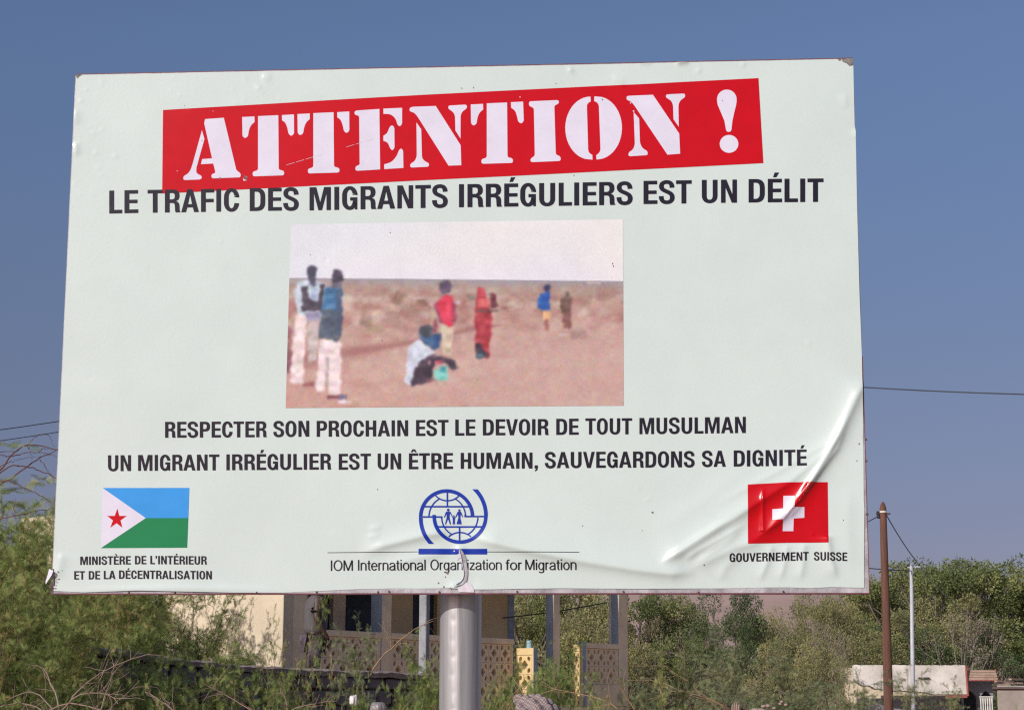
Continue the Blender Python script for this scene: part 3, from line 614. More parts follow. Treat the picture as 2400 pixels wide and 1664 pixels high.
    put(poly([(150, 430), (200, 415), (330, 430), (325, 640), (165, 640), (130, 500)]), (186, 200, 212))
    put(poly([(175, 460), (215, 445), (222, 530), (290, 550), (300, 440), (326, 440), (322, 610), (185, 612)]), (56, 44, 62))
    put(el(262, 500, 26, 45), (150, 170, 195), 1, .9)
    put(el(240, 362, 33, 46), (38, 38, 62)); put(bx(228, 395, 268, 450), (60, 58, 84))
    put(bx(200, 615, 305, 680), (140, 136, 165)); put(poly([(150, 632), (215, 632), (208, 1062), (118, 1062)]), (224, 207, 207)); put(poly([(225, 680), (305, 660), (290, 910), (238, 940)]), (186, 172, 170))
    put(poly([(300, 790), (400, 785), (440, 815), (442, 1132), (372, 1136), (352, 930), (350, 1112), (290, 1112)]), (226, 209, 210)); put(bx(345, 900, 360, 1090), (150, 142, 140), 1, .8)
    put(poly([(310, 590), (440, 590), (446, 740), (412, 812), (386, 786), (296, 782)]), (66, 78, 98)); put(poly([(322, 470), (372, 450), (438, 470), (436, 610), (318, 605)]), (48, 104, 150))
    put(bx(400, 470, 438, 760), (52, 66, 92), 1, .7); put(el(405, 395, 34, 48), (56, 46, 68)); put(bx(376, 430, 432, 465), (80, 74, 96))
    put(bx(365, 1136, 440, 1160), (120, 66, 78)); put(bx(430, 1135, 486, 1165), (112, 100, 130)); put(bx(432, 1172, 515, 1186), (224, 212, 222))
    put(poly([(1060, 695), (1152, 705), (1130, 890), (1080, 895)]), (194, 180, 156)); put(bx(1000, 600, 1060, 700), (186, 170, 150), 2, .6)
    put(poly([(1015, 575), (1040, 560), (1085, 700), (1060, 690)]), (140, 60, 92)); put(poly([(1040, 555), (1085, 520), (1130, 525), (1152, 600), (1146, 705), (1118, 722), (1078, 690), (1040, 612)]), (208, 46, 76))
    put(bx(1128, 560, 1160, 690), (120, 44, 70), 1, .6); put(el(1088, 470, 38, 46), (88, 70, 96)); put(bx(1145, 555, 1185, 580), (206, 186, 206), 1, .8)
    put(poly([(860, 850), (930, 790), (1035, 880), (930, 950), (885, 1082), (843, 1070)]), (202, 208, 224)); put(poly([(930, 770), (1062, 760), (1062, 835), (1030, 866), (975, 835)]), (42, 82, 126))
    put(el(975, 745, 50, 40), (62, 66, 78)); put(bx(1020, 672, 1042, 760), (128, 58, 78), 1, .9)
    put(poly([(925, 945), (1010, 888), (1145, 925), (1168, 975), (1135, 992), (1105, 945), (1035, 935), (1005, 1062), (880, 1088), (900, 1000)]), (60, 42, 60)); put(bx(985, 1045, 1040, 1060), (110, 70, 84))
    put(poly([(1022, 990), (1112, 962), (1112, 1055), (1030, 1050)]), (124, 196, 186)); put(bx(1060, 962, 1100, 1005), (50, 140, 150), 1, .8); put(bx(1030, 930, 1075, 950), (170, 60, 86))
    put(poly([(1285, 475), (1335, 468), (1346, 540), (1386, 640), (1376, 800), (1362, 915), (1290, 915), (1280, 700), (1274, 620), (1290, 560)]), (166, 48, 60))
    put(bx(1292, 545, 1370, 600), (206, 98, 96), 1, .8); put(bx(1280, 612, 1420, 628), (84, 66, 58), 1, .8); put(poly([(1370, 510), (1406, 510), (1416, 605), (1372, 600)]), (112, 50, 62)); put(poly([(1285, 820), (1322, 830), (1362, 912), (1288, 916)]), (58, 50, 62))
    put(bx(1290, 885, 1325, 916), (64, 128, 140), 1, .7)
    put(poly([(1678, 520), (1745, 500), (1746, 622), (1664, 612)]), (36, 88, 166)); put(el(1725, 484, 19, 24), (48, 52, 96)); put(bx(1706, 628, 1752, 682), (218, 168, 120)); put(bx(1711, 682, 1734, 750), (150, 92, 82))
    put(bx(1816, 545, 1880, 640), (112, 86, 76)); put(el(1850, 522, 13, 22), (92, 84, 76)); put(bx(1824, 640, 1874, 736), (124, 76, 74)); put(bx(1800, 770, 1860, 782), (196, 186, 180), 1, .8)
    I += rs.randn(PH, PW, 1) * 2.6
    I += ((xx + yy) % 2 * 2 - 1)[..., None] * 1.2 * (Y > hor)[..., None]
    # the strips and the blue edges of an enlarged, heavily compressed print
    b8 = np.clip((rs.rand(PH // 4 + 1, PW // 4 + 1, 3) - .5) * 9, -6, 6); I += np.kron(b8, np.ones((4, 4, 1)))[:PH, :PW] * (Y > hor)[..., None]
    return np.clip(I, 0, 255) / 255
img = paint(); lin = np.where(img <= .04045, img / 12.92, ((img + .055) / 1.055) ** 2.4) * .94
q = np.array([(682.2, 526.9), (1460, 514.9), (1461.9, 951), (669.9, 956.5)])
a_, b_ = np.meshgrid(np.linspace(0, 1, PW + 1), np.linspace(0, 1, PH + 1))
qs = np.array([plane(*p) for p in q])
Sg = ((1 - a_) * (1 - b_))[..., None] * qs[0] + (a_ * (1 - b_))[..., None] * qs[1] + (a_ * b_)[..., None] * qs[2] + ((1 - a_) * b_)[..., None] * qs[3]
sg, zg = Sg[..., 0].ravel(), Sg[..., 1].ravel()
ii = np.arange((PW + 1) * (PH + 1)).reshape(PH + 1, PW + 1)
pm = mesh_np('picture', on_board_np(sg, zg, height(sg, zg) + .0012), [np.stack([ii[1:, :-1], ii[1:, 1:], ii[:-1, 1:], ii[:-1, :-1]], -1).reshape(-1, 4)], smooth=True)
ca = pm.attributes.new('dots', 'FLOAT_COLOR', 'CORNER')
fc = np.repeat(np.concatenate([lin.reshape(-1, 3), np.ones((PW * PH, 1))], 1), 4, axis=0).astype(np.float32); ca.data.foreach_set('color', fc.ravel())
m_pic, t_, b__ = new_mat('print_picture'); an = t_.nodes.new('ShaderNodeAttribute'); an.attribute_name = 'dots'; t_.links.new(an.outputs['Color'], b__.inputs['Base Color']); b__.inputs['Roughness'].default_value = .36
link('picture', pm, sheet, m_pic, 'coarse printed picture of people standing on pinkish desert ground')

# damage: tear under the emblem bar, scuffed corners, specks
def ribbon(name, pts, w0, mat_, lift=.004, curl=.006, label=None, parent=None):
    """a curled strip of loose vinyl along photo pixels"""
    V_, F_ = [], []
    for i, (x, y, wl, wr) in enumerate(pts):
        for j, t in enumerate((-1, -.5, 0, .5, 1)):
            X_ = x + (wl * t if t < 0 else wr * t); s_, z_ = plane(X_, y); h_ = float(height(np.array([s_]), np.array([z_]))[0])
            V_.append(B3(s_, z_, h_ + .0022 + lift * (1 - abs(t)) + curl * max(0, t) * .4))
    n = 5
    for i in range(len(pts) - 1):
        for j in range(n - 1): F_.append((i * n + j, i * n + j + 1, (i + 1) * n + j + 1, (i + 1) * n + j))
    m_ = MB(); m_.add(V_, F_); return m_.build(name, mat_, parent or sheet, True, label)
ribbon('tear', [(1080, 1287, 1, 1), (1083, 1294, 3, 3), (1087, 1303, 5, 4), (1089, 1313, 5, 4), (1091, 1325, 4, 4), (1093, 1340, 4, 4), (1092, 1352, 4, 4), (1089, 1362, 4, 5), (1083, 1368, 4, 5), (1076, 1372, 4, 3), (1067, 1375, 3, 1)], 5, M_tear, .003, .008, 'curled grey tear through the word Organization')
ribbon('tear_lip', [(1078, 1286, .5, .5), (1078, 1293, 2, 1.5), (1081, 1303, 2, 1.5), (1083, 1315, 1.5, 1), (1086, 1330, 1.5, 1), (1088, 1345, 1.5, 1), (1086, 1355, 2, 1), (1080, 1363, 2, 1), (1070, 1369, 2, 1)], 3, M_white, .007, .002)
sp = []
for x, y, r_ in ((1048, 1342, 3.2), (1044, 1352, 1.4), (1028, 1366, 1.6), (1040, 1375, 2), (1056, 1378, 1.5), (1073, 1391, 1.6), (132, 1346, 4), (138, 1340, 2), (124, 1334, 1.6), (147, 1337, 1), (126, 1210, 1.8), (126, 1235, 1.4), (1529, 1201, 2.2), (1505, 1243, 1), (1650, 1324, 1.4),
                 (1976, 1219, 1.2), (1436, 619, 1.6), (1438, 625, 1.4), (915, 547, 1.2), (896, 799, 1.3), (1118, 890, 1), (728, 598, 1), (516, 419, 2), (474, 331, 1.2), (570, 410, 1), (1082, 208, 1.4), (1110, 207, 1.3), (1303, 197, 1), (1345, 412, 1.2), (1693, 238, 1.4), (1412, 235, 1.4), (885, 1147, 1.2), (1365, 1232, 1.2), (2013, 1040, 1.6), (2008, 1080, 1.2)):
    rr = random.Random(x * 7 + y); sp.append([[(x + r_ * (0.7 + .6 * rr.random()) * math.cos(a), y + r_ * (0.8 + .9 * rr.random()) * math.sin(a)) for a in np.linspace(0, 5.4, 7)]])
lay('dirt_speck', sp, M_scuff, 3, step=.05, label='small dark nicks scattered over the sheet')['kind'] = 'stuff'
for sc_p in ([(1972, 139.5), (1999, 139.5), (2000, 154), (1990, 156), (1983, 149), (1975, 147)], [(1962, 140), (1970, 139.5), (1972, 143), (1966, 144)], [(177, 177), (194, 176), (186, 180), (182, 186), (178, 180)]): lay('scuffed_patch', [[sc_p]], M_scuff, 3, step=.05)
wh = []
for x, y, a, b in ((432, 248, 1.2, 1.6), (500, 262, .8, 1), (416, 402, 1, 1), (1219, 229, 1, 1.6), (1478, 243, 1.4, 1.6), (1485, 262, 1.8, 2), (1065, 1291.5, 1.8, 1.8), (1077, 1293, 1.2, 1.6), (1076, 1303, 4, 6), (1072, 1310, 3, 3)):
    wh.append([ell(x, y, a, b, 8)])
for i in range(7): 
    x = 672 + i * 22.5 + (50 if i > 3 else 0); y = 388 - (x - 672) * .30
    wh.append([[(x, y), (x + 19, y - 5.8), (x + 19, y - 5.1), (x, y + .7)]])
wh.append([[(570, 417), (572, 421), (580, 424), (571, 425)]])
lay('scratch', wh, M_white, 3, step=.05, label='pale scratch and nicks across the red banner')['kind'] = 'stuff'
lay('dirt_speck', [[[(574, 412), (581, 416), (578, 423), (573, 419)]]], M_scuff, 3, step=.05)
M_patch = mat('white_paint_smear', s2l((214, 206, 214)), rough=.6, var=.1, scale=30)
m = MB()
for poly_ in ([(1072, 1377), (1080, 1370), (1092, 1364), (1104, 1368), (1110, 1378), (1112, 1388), (1076, 1387)],):
    V_ = [B3(*plane(x, y), .0065) for x, y in poly_]; m.add(V_, [tuple(range(len(V_)))])
m.build('paint_smear', M_patch, board)
# torn lower left corner: hanging flap and rust
m = MB()
fl_ = [(117, 1333), (128, 1338), (124, 1348), (116, 1358), (108, 1369), (107, 1362), (113, 1347)]
V_ = [B3(*plane(x, y), .012 + .01 * math.sin(i)) for i, (x, y) in enumerate(fl_)]; m.add(V_, [tuple(range(len(V_)))])
m.build('torn_flap', M_white, board, label='white vinyl flap hanging off the lower corner')
m = MB()
for sg_ in ([(123, 1362), (128, 1350), (127, 1370), (119, 1384), (115, 1372)], [(119, 1378), (126, 1376), (125, 1389), (118, 1389)]):
    V_ = [B3(*plane(x, y), .0035) for x, y in sg_]; m.add(V_, [tuple(range(len(V_)))])
m.build('rust_patch', M_bolt, board)

# pole with a row of dents
PR = .1035; pole_s = plane(1080, 1500)[0]
pc = SC + TX * plane(1079, 1500)[0] - SN * (th + .012 + PR); pc.x = xat(1079.5, pc.y, 1500); pole_lx, pole_ly = pc.x - board.location.x, pc.y - board.location.y
NT, NH = 96, 560; ztop = SZ + SH - .3
zz = np.linspace(-.3, ztop, NH + 1); aa = np.linspace(0, 2 * math.pi, NT, endpoint=False)
A2, Z2 = np.meshgrid(aa, zz); R2 = np.full(A2.shape, PR)
rs = np.random.RandomState(9)
front = math.atan2(-1, 0)
for k in range(54):
    zc = -.1 + k * .085 + rs.uniform(-.012, .012); ac = front - rad(20) + rs.uniform(-.09, .09)
    da = (A2 - ac + math.pi) % (2 * math.pi) - math.pi
    R2 -= rs.uniform(.0006, .0020) * np.exp(-((da * PR / .014) ** 2 + ((Z2 - zc) / .017) ** 2))
P_ = np.stack([pole_lx + R2 * np.cos(A2), pole_ly + R2 * np.sin(A2), Z2], -1).reshape(-1, 3)
ix = np.arange((NH + 1) * NT).reshape(NH + 1, NT); nx_ = np.roll(ix, -1, axis=1)
link('pole', mesh_np('pole', P_, [np.stack([ix[:-1], nx_[:-1], nx_[1:], ix[1:]], -1).reshape(-1, 4)], smooth=True), board, M_galv)
m = MB(); m.tube([(pole_lx, pole_ly, ztop), (pole_lx, pole_ly, ztop + .02)], PR + .004, 32); m.build('pole_cap', M_galv, board)
for z in (.35, SH * .5):
    m = MB(); m.add(*slab(plane(1079, 1500)[0] - .16, plane(1079, 1500)[0] + .16, z - .045, z + .045, -th - .041, -th - .047)); m.build('bracket', M_back, board)

# ------------------------------------------------------------------ ground and hills
M_sand = mat('dry_pale_earth', (.47, .36, .28), rough=.95, var=.2, scale=.35, bump=.5, bscale=3)
m = MB(); g = 4000
m.add([(-g, -300, 0), (g, -300, 0), (g, 2 * g, 0), (-g, 2 * g, 0)], [(0, 1, 2, 3)]); tag(m.build('ground', M_sand), kind='structure')
M_hill = mat('pinkish_scrub_hillside', (.50, .33, .28), rough=.95, scale=.05, col2=(.33, .23, .19), detail=12, bump=.4, bscale=.5)
nx, ny = 220, 46
hx = np.linspace(-500, 650, nx); hy = np.linspace(140, 900, ny); HX, HY = np.meshgrid(hx, hy)
rs = np.random.RandomState(3)
def vnoise(X, Y, seed, sc):
    r_ = np.random.RandomState(seed).rand(64, 64); x = X / sc % 62; y = Y / sc % 62; i = x.astype(int); j = y.astype(int); fx = x - i; fy = y - j
    fx = fx * fx * (3 - 2 * fx); fy = fy * fy * (3 - 2 * fy)
    return (r_[j, i] * (1 - fx) + r_[j, i + 1] * fx) * (1 - fy) + (r_[j + 1, i] * (1 - fx) + r_[j + 1, i + 1] * fx) * fy - .5
rise = np.clip((HY - 140) / 300, 0, 1) ** 1.2
prof = np.interp(HX / np.maximum(HY, 1), [-1, -.2, .0, .15, .19, .27, .6], [.03, .060, .070, .068, .060, .045, .02])
HZ = prof * 440 * rise * (1 - .25 * np.clip((HY - 440) / 460, 0, 1)) + (vnoise(HX + 900, HY, 1, 60) * 8 + vnoise(HX + 900, HY, 2, 23) * 3.5 + vnoise(HX + 900, HY, 5, 9) * 1.2) * rise
HZ[0] = -1; ix = np.arange(nx * ny).reshape(ny, nx)
hill = link('hill', mesh_np('hill', np.stack([HX, HY, HZ], -1).reshape(-1, 3), [np.stack([ix[:-1, :-1], ix[:-1, 1:], ix[1:, 1:], ix[1:, :-1]], -1).reshape(-1, 4)], smooth=True), None, M_hill); tag(hill, kind='structure')

# ------------------------------------------------------------------ house with a porch behind the board
M_cream = mat('cream_wall_paint', (.66, .55, .40), rough=.9, var=.07, scale=1.6, bump=.15, bscale=25)
M_tan = mat('ochre_lifted_for_shade', (.80, .60, .34), rough=.9, var=.09, scale=1.5, bump=.15, bscale=25)  # ochre brightened to make up for weak light inside the porch
M_shadecream = mat('cream_lifted_for_shade', (.88, .68, .46), rough=.92, var=.10, scale=2.5, bump=.2, bscale=30)  # cream of the shaded faces, lightened and warmed for missing bounce light
M_bpaint = mat('blue_trim_paint', (.33, .40, .48), rough=.8, var=.10, scale=4)
M_dark = mat('dark_doorway', (.035, .045, .065), rough=.7, var=.3, scale=6)  # blue-black puts the darkness of the unlit interior into the door colour
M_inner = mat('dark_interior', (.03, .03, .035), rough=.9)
M_roof = mat('grey_roof_slab', (.35, .33, .31), rough=.9, scale=2)
cF, sF = math.cos(rad(52)), math.sin(rad(52)); HRZ = rad(52)
O0x = xat(684, 27.0, 1480); O0y = 27.0
def hp(s, o, z=0): return (O0x + cF * s + sF * o, O0y + sF * s - cF * o, z)
def ux_(px): return xat(px, 1.0, 1480)
def s_of(px, o=0.0): u_ = ux_(px); return (u_ * (O0y - cF * o) - O0x - sF * o) / (cF - sF * u_)
def o_of(px, s): u_ = ux_(px); return (u_ * (O0y + sF * s) - O0x - cF * s) / (sF + cF * u_)
def Yh(s, o=0): return O0y + sF * s - cF * o
house = empty('porch_house', (*hp(4, -2)[:2], 0), 'cream single-storey house with blue-trimmed porch behind the billboard pole', 'house')
def hbuild(mb, name, mat_, parent=None, **k):
    mb.v = [(x - house.location.x, y - house.location.y, z) for x, y, z in mb.v]
    return mb.build(name, mat_, parent or house, **k)
def hbox(s0, s1, o0, o1, z0, z1):
    return MB().box(hp((s0 + s1) / 2, (o0 + o1) / 2, z0), (s1 - s0, abs(o1 - o0), z1 - z0), HRZ)
FLOOR, CEIL = 1.66, 3.86
s_end = s_of(1471); OB = -1.4; sE = s_of(1190, OB)
hbuild(hbox(0, s_end + .05, OB - .05, -.002, 0, FLOOR), 'plinth', M_shadecream, bevel=.01)
hbuild(hbox(-.20, 0, -5.85, .02, 0, 4.55), 'wall', M_cream, bevel=.008, label='long sunlit cream end wall')
hbuild(hbox(.002, s_of(716), -.22, .018, FLOOR, CEIL), 'wall', M_shadecream, bevel=.006)
hbuild(hbox(.002, s_end + .03, -5.8, -.05, CEIL + .24, CEIL + .40), 'roof', M_roof, bevel=.01)
hbuild(hbox(.002, s_end, -.22, -.05, CEIL, CEIL + .238), 'beam', M_shadecream)
hbuild(hbox(.002, sE + .18, -5.8, -5.6, 0, CEIL + .238), 'wall', M_cream)
hbuild(hbox(sE, sE + .18, -5.59, OB - .17, 0, CEIL + .238), 'wall', M_cream)
# back wall of the porch: solid pieces between openings, dark door panels standing for the unlit interior in each opening
pieces = [(717, 721), (780, 809), (917, 967), (1024, 1190)]
edges = [s_of(a, OB) for pr in pieces for a in pr]; edges[0] = .004
cols = [M_shadecream, M_shadecream, M_tan, M_tan]
for k in range(4):
    hbuild(hbox(edges[2 * k], edges[2 * k + 1], OB - .18, OB, FLOOR + .002, CEIL + .23), 'wall', cols[k])
for k in range(3):
    a, b = edges[2 * k + 1], edges[2 * k + 2]
    hbuild(hbox(a + .001, b - .001, OB - .17, OB - .01, CEIL - .12, CEIL + .228), 'lintel', M_shadecream)
    n = max(1, round((b - a) / .75))
    for j in range(n):
        u0, u1 = a + (b - a) * j / n + .004, a + (b - a) * (j + 1) / n - .004
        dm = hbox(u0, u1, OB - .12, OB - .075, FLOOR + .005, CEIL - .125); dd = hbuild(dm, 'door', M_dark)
        for zz_ in (FLOOR + .25, FLOOR + .95, FLOOR + 1.65):
            pm_ = hbox(u0 + .08, u1 - .08, OB - .074, OB - .062, zz_, zz_ + .55 if zz_ < 3 else zz_ + .3)
            hbuild(pm_, 'door_panel', M_dark, dd, bevel=.006)
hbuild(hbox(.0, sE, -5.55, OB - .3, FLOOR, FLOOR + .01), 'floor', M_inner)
# columns with a blue side
def column(pb0, p0, p1, z0=FLOOR, z1=CEIL):
    s0, s1 = s_of(p0), s_of(p1); d = -o_of(pb0, s0)
    c = hbuild(hbox(s0, s1, -d, 0.004, z0 + .002, z1), 'column', M_shadecream, bevel=.006)
    hbuild(hbox(s0 - .004, s0 - .0005, -d + .004, -.002, z0 + .004, z1 - .002), 'blue_side', M_bpaint, c)
    return d
column(869, 895, 917); column(1279, 1297, 1312); dl = column(1433, 1450, 1471)
s_l = s_of(1450); hbuild(hbox(s_l - .006, s_l + .1, -dl - .05, -dl - .004, FLOOR + .01, CEIL - .3), 'sunlit_edge', mat('sunlit_edge_white', (.75, .74, .70), rough=.5), None, bevel=.01)  # white strip stands for the sunlit left edge of the column
hbuild(hbox(sE + .002, s_of(1204, OB) , OB - .16, OB + .01, FLOOR + .002, CEIL + .2), 'blue_pilaster', M_bpaint)
s_b = s_of(1199); hbuild(hbox(s_b - .02, s_b + .22, -.52, -.30, 3.52, CEIL), 'bracket', M_cream, bevel=.008)
s_b = s_of(1449, -.25); hbuild(hbox(s_b - .24, s_b - .01, -.30, -.03, 3.56, CEIL), 'bracket', M_cream, bevel=.008)
# pierced blocks
BL = .285; BH = .298
def block_mesh():
    out_ = [(0, 0), (1, 0), (1, 1), (0, 1)]; holes = [[(.5, .24), (.75, .5), (.5, .76), (.25, .5)]]
    for cx, cy, t in ((.20, .81, 1), (.80, .81, -1), (.20, .19, -1), (.80, .19, 1)):
        h_ = []
        for k in range(8):
            a = k / 8 * 2 * math.pi; x = .112 * math.sin(a) * (1 - .25 * abs(math.cos(a))); y = .150 * math.cos(a); th_ = rad(-24 * t)
            h_.append((cx + x * math.cos(th_) - y * math.sin(th_), cy + x * math.sin(th_) + y * math.cos(th_)))
        holes.append(h_)
    loops = [[Vector((x * (BL - .004) - BL / 2 + .002, 0, y * (BH - .004) + .002)) for x, y in lp] for lp in [out_] + holes]
    flat = [p for lp in loops for p in lp]; tris = tessellate_polygon([[Vector((p.x, p.z, 0)) for p in lp] for lp in loops]); n = len(flat); T_ = .10
    vs = [tuple(p) for p in flat] + [(p.x, T_, p.z) for p in flat]; fs = []
    for t in tris:
        a, b, c = (flat[i] for i in t); cr_ = (b - a).cross(c - a).y
        if abs(cr_) < 1e-12: continue
        t = tuple(t) if cr_ < 0 else tuple(t[::-1]); fs += [t, tuple(i + n for i in t[::-1])]
    k = 0
    for lp in loops:
        m_ = len(lp); fs += [(k + i, k + (i + 1) % m_, k + (i + 1) % m_ + n, k + i + n) for i in range(m_)]; k += m_
    me = bpy.data.meshes.new('breeze_block'); me.from_pydata(vs, [], fs)
    bm = bmesh.new(); bm.from_mesh(me); bmesh.ops.recalc_face_normals(bm, faces=bm.faces); bm.to_mesh(me); bm.free(); return me
BM_c = block_mesh(); BM_c.materials.append(M_shadecream); BM_y = block_mesh(); M_wing = mat('yellow_cream_paint', (.76, .56, .28), rough=.9, var=.06, scale=3); BM_y.materials.append(M_wing)
def block(me, loc, rz, parent):
    o = bpy.data.objects.new('breeze_block', me); C.objects.link(o); o.parent = parent
    o.location = (loc[0] - house.location.x, loc[1] - house.location.y, loc[2]); o.rotation_euler = (0, 0, rz); return o
RT = 2.705
def parapet(sa, sb, rows, zr=RT, post0=False):
    rail = hbuild(hbox(sa, sb, -.15, .012, zr - .085, zr), 'parapet_rail', M_shadecream, bevel=.006)
    n = int((sb - sa - .02) / BL); pad = (sb - sa - n * BL) / 2; zb = zr - .087 - rows * BH
    for side in (0, 1):
        a = sa if side == 0 else sb - pad + .001; b = sa + pad - .001 if side == 0 else sb
        if b - a > .01: hbuild(hbox(a, b, -.13, -.012, zb, zr - .087), 'parapet_pier', M_shadecream)
    for i in range(n):
        for j in range(rows): block(BM_c, hp(sa + pad + (i + .5) * BL, -.02, zb + j * BH), HRZ, house)
    hbuild(hbox(sa, sb, -.14, .006, FLOOR, zb - .002), 'parapet_base', M_shadecream, bevel=.006)
parapet(s_of(717) + .004, s_of(895) - .01, 2); parapet(s_of(917) + .004, s_of(1204), 3); parapet(s_of(1373) + .004, s_of(1450) - .006, 2)
s_p = s_of(1373); dp = -o_of(1357, s_p)
pp = hbuild(hbox(s_p - .09, s_p, -dp, .01, FLOOR, RT + .02), 'parapet_post', M_bpaint, bevel=.006)
# two sunlit wing walls beside the steps, at right angles to the porch
def wing(s, o0, o1, top, nb, base=.9):
    w_ = abs(o1 - o0); n = nb; bw = min(BL, w_ / n - .004); pad = (w_ - n * bw) / 2
    hbuild(hbox(s, s + .10, o0, o1, top - .11, top), 'wing_cap', M_wing, bevel=.006)
    r = 3; zb = top - .112 - r * BH
    for a, b in ((o0, o0 + pad - .001), (o1 - pad + .001, o1)):
        if b - a > .01: hbuild(hbox(s + .002, s + .098, a, b, zb, top - .112), 'wing_pier', M_wing)
    for i in range(n):
        for j in range(r): block(BM_y, hp(s + .003, o0 + pad + (i + .5) * bw, zb + j * BH), HRZ - rad(90), house).scale.x = bw / BL
    hbuild(hbox(s, s + .10, o0, o1, base, zb - .002), 'wing_base', M_wing, bevel=.006)
s1 = s_of(1207); o1_ = o_of(1250, s1); wing(s1, .02, o1_, 2.56, 1)
hbuild(hbox(s1 - .0, s1 + .10, o1_ + .001, o1_ + .006, .9, 2.56), 'wing_end_shade', M_bpaint)  # thin blue slab colours in the shaded end face of the wing wall
s2 = s_of(1340); o2_ = o_of(1358, s2); wing(s2, .02, o2_, 2.66, 1)
m = MB()
for k in range(6): m = hbox(s1 + .12, s2 - .02, .02 + k * .28, .30 + k * .28, 0, FLOOR - .02 - k * .26); hbuild(m, 'step', M_shadecream)
m = MB(); a = Vector(hp(s1 + .05, .25, 2.56)); m.tube([a, a + Vector((0, 0, .12))], [.045, .04], 12); hbuild(m, 'blue_pipe_stub', mat('pale_blue_paint', (.35, .55, .62)), None, smooth=False)

# ------------------------------------------------------------------ square concrete post in front of the house
M_conc = mat('pale_concrete', (.31, .31, .32), rough=.85, var=.12, scale=6, bump=.4, bscale=40)
post = empty('concrete_post', (xat(994, 23.0, 1500), 23.0, 0), 'pale square concrete post left of the billboard pole', 'post')
m = MB(); m.box((0, 0, 0), (.075, .112, 4.6), HRZ); m.build('shaft', M_conc, post, bevel=.008)
m = MB(); m.box((0, 0, 4.601), (.10, .13, .03), HRZ); m.build('cap', M_conc, post)

# ------------------------------------------------------------------ dark boundary wall
M_lava = mat('dark_lava_masonry', (.21, .165, .155), rough=.95, var=.2, scale=3.0, bump=.9, bscale=9)
M_cope = mat('pinkish_mortar_coping', (.30, .23, .21), rough=.95, var=.2, scale=6, bump=.5)
wl = empty('boundary_wall', (xat(560, 20.5, 1560), 20.5, 0), 'dark rough boundary wall behind the left thorn bushes', 'wall')
rr = random.Random(5)
pts = [(150, 1512, 18.6), (260, 1519, 19.0), (420, 1541, 19.7), (560, 1556, 20.4), (700, 1566, 21.2), (890, 1573, 22.3), (1010, 1580, 23.0)]
W3 = [Vector((at(px, py, Y).x, Y, at(px, py, Y).z)) for px, py, Y in pts]
dirn = Vector((cF, sF, 0)); nrm = Vector((sF, -cF, 0)); start = W3[0]
# one straight line in plan, with the measured height profile
L_tot = (W3[-1] - W3[0]).to_2d().length; ln = (W3[-1] - W3[0]); ln.z = 0; ln.normalize(); nn = Vector((ln.y, -ln.x, 0))
course = .24; tops = [((p - W3[0]).to_2d().length, p.z) for p in W3]
topz = lambda d: float(np.interp(d, [a for a, b in tops], [b for a, b in tops]))
stone_n = 0
core = MB()
for i in range(24):
    d0, d1 = L_tot * i / 24, L_tot * (i + 1) / 24 - .0005; z = min(topz(d0), topz(d1)) - .10; c = W3[0] + ln * (d0 + d1) / 2
    core.box((c.x - wl.location.x + nn.x * -.12, c.y - wl.location.y + nn.y * -.12, 0), (d1 - d0, .17, z), math.atan2(ln.y, ln.x))
core.build('wall_core', M_lava, wl)
zrow = 1.0
while zrow < 2.5:
    hrow = rr.uniform(.17, .25); d = rr.uniform(-.2, 0)
    while d < L_tot:
        wdt = rr.uniform(.22, .46); c = W3[0] + ln * (d + wdt / 2); zt = topz(max(0, min(L_tot, d + wdt / 2))) - .06
        if zrow + hrow * .6 < zt:
            h_ = min(hrow, zt - zrow); m = MB(); m.box((0, 0, 0), (wdt - .025, .10 + rr.uniform(0, .035), h_ - .022), 0, rr.uniform(.92, 1.0))
            m.v = [(x + rr.uniform(-.012, .012), y + rr.uniform(-.006, .006), z + rr.uniform(-.01, .01)) for x, y, z in m.v]
            st = m.build('stone', M_lava, wl, bevel=.018); st.location = (c.x - wl.location.x, c.y - wl.location.y, zrow); st.rotation_euler = (0, 0, math.atan2(ln.y, ln.x)); stone_n += 1
        d += wdt
    zrow += hrow
m = MB(); k = 60; V_ = []
for i in range(k + 1):
    d = L_tot * i / k; c = W3[0] + ln * d; z = topz(d) + rr.uniform(-.012, .012)
    for o_, dz in ((.07, -.07), (.085, -.02), (.02, 0), (-.12, -.005), (-.21, -.03), (-.21, -.09)): V_.append((c.x + nn.x * o_ - wl.location.x, c.y + nn.y * o_ - wl.location.y, z + dz + rr.uniform(-.006, .006)))
m.add(V_, [(i * 6 + j, i * 6 + (j + 1) % 6, (i + 1) * 6 + (j + 1) % 6, (i + 1) * 6 + j) for i in range(k) for j in range(6)] + [tuple(range(5, -1, -1)), tuple(k * 6 + j for j in range(6))])
m.build('coping', M_cope, wl)

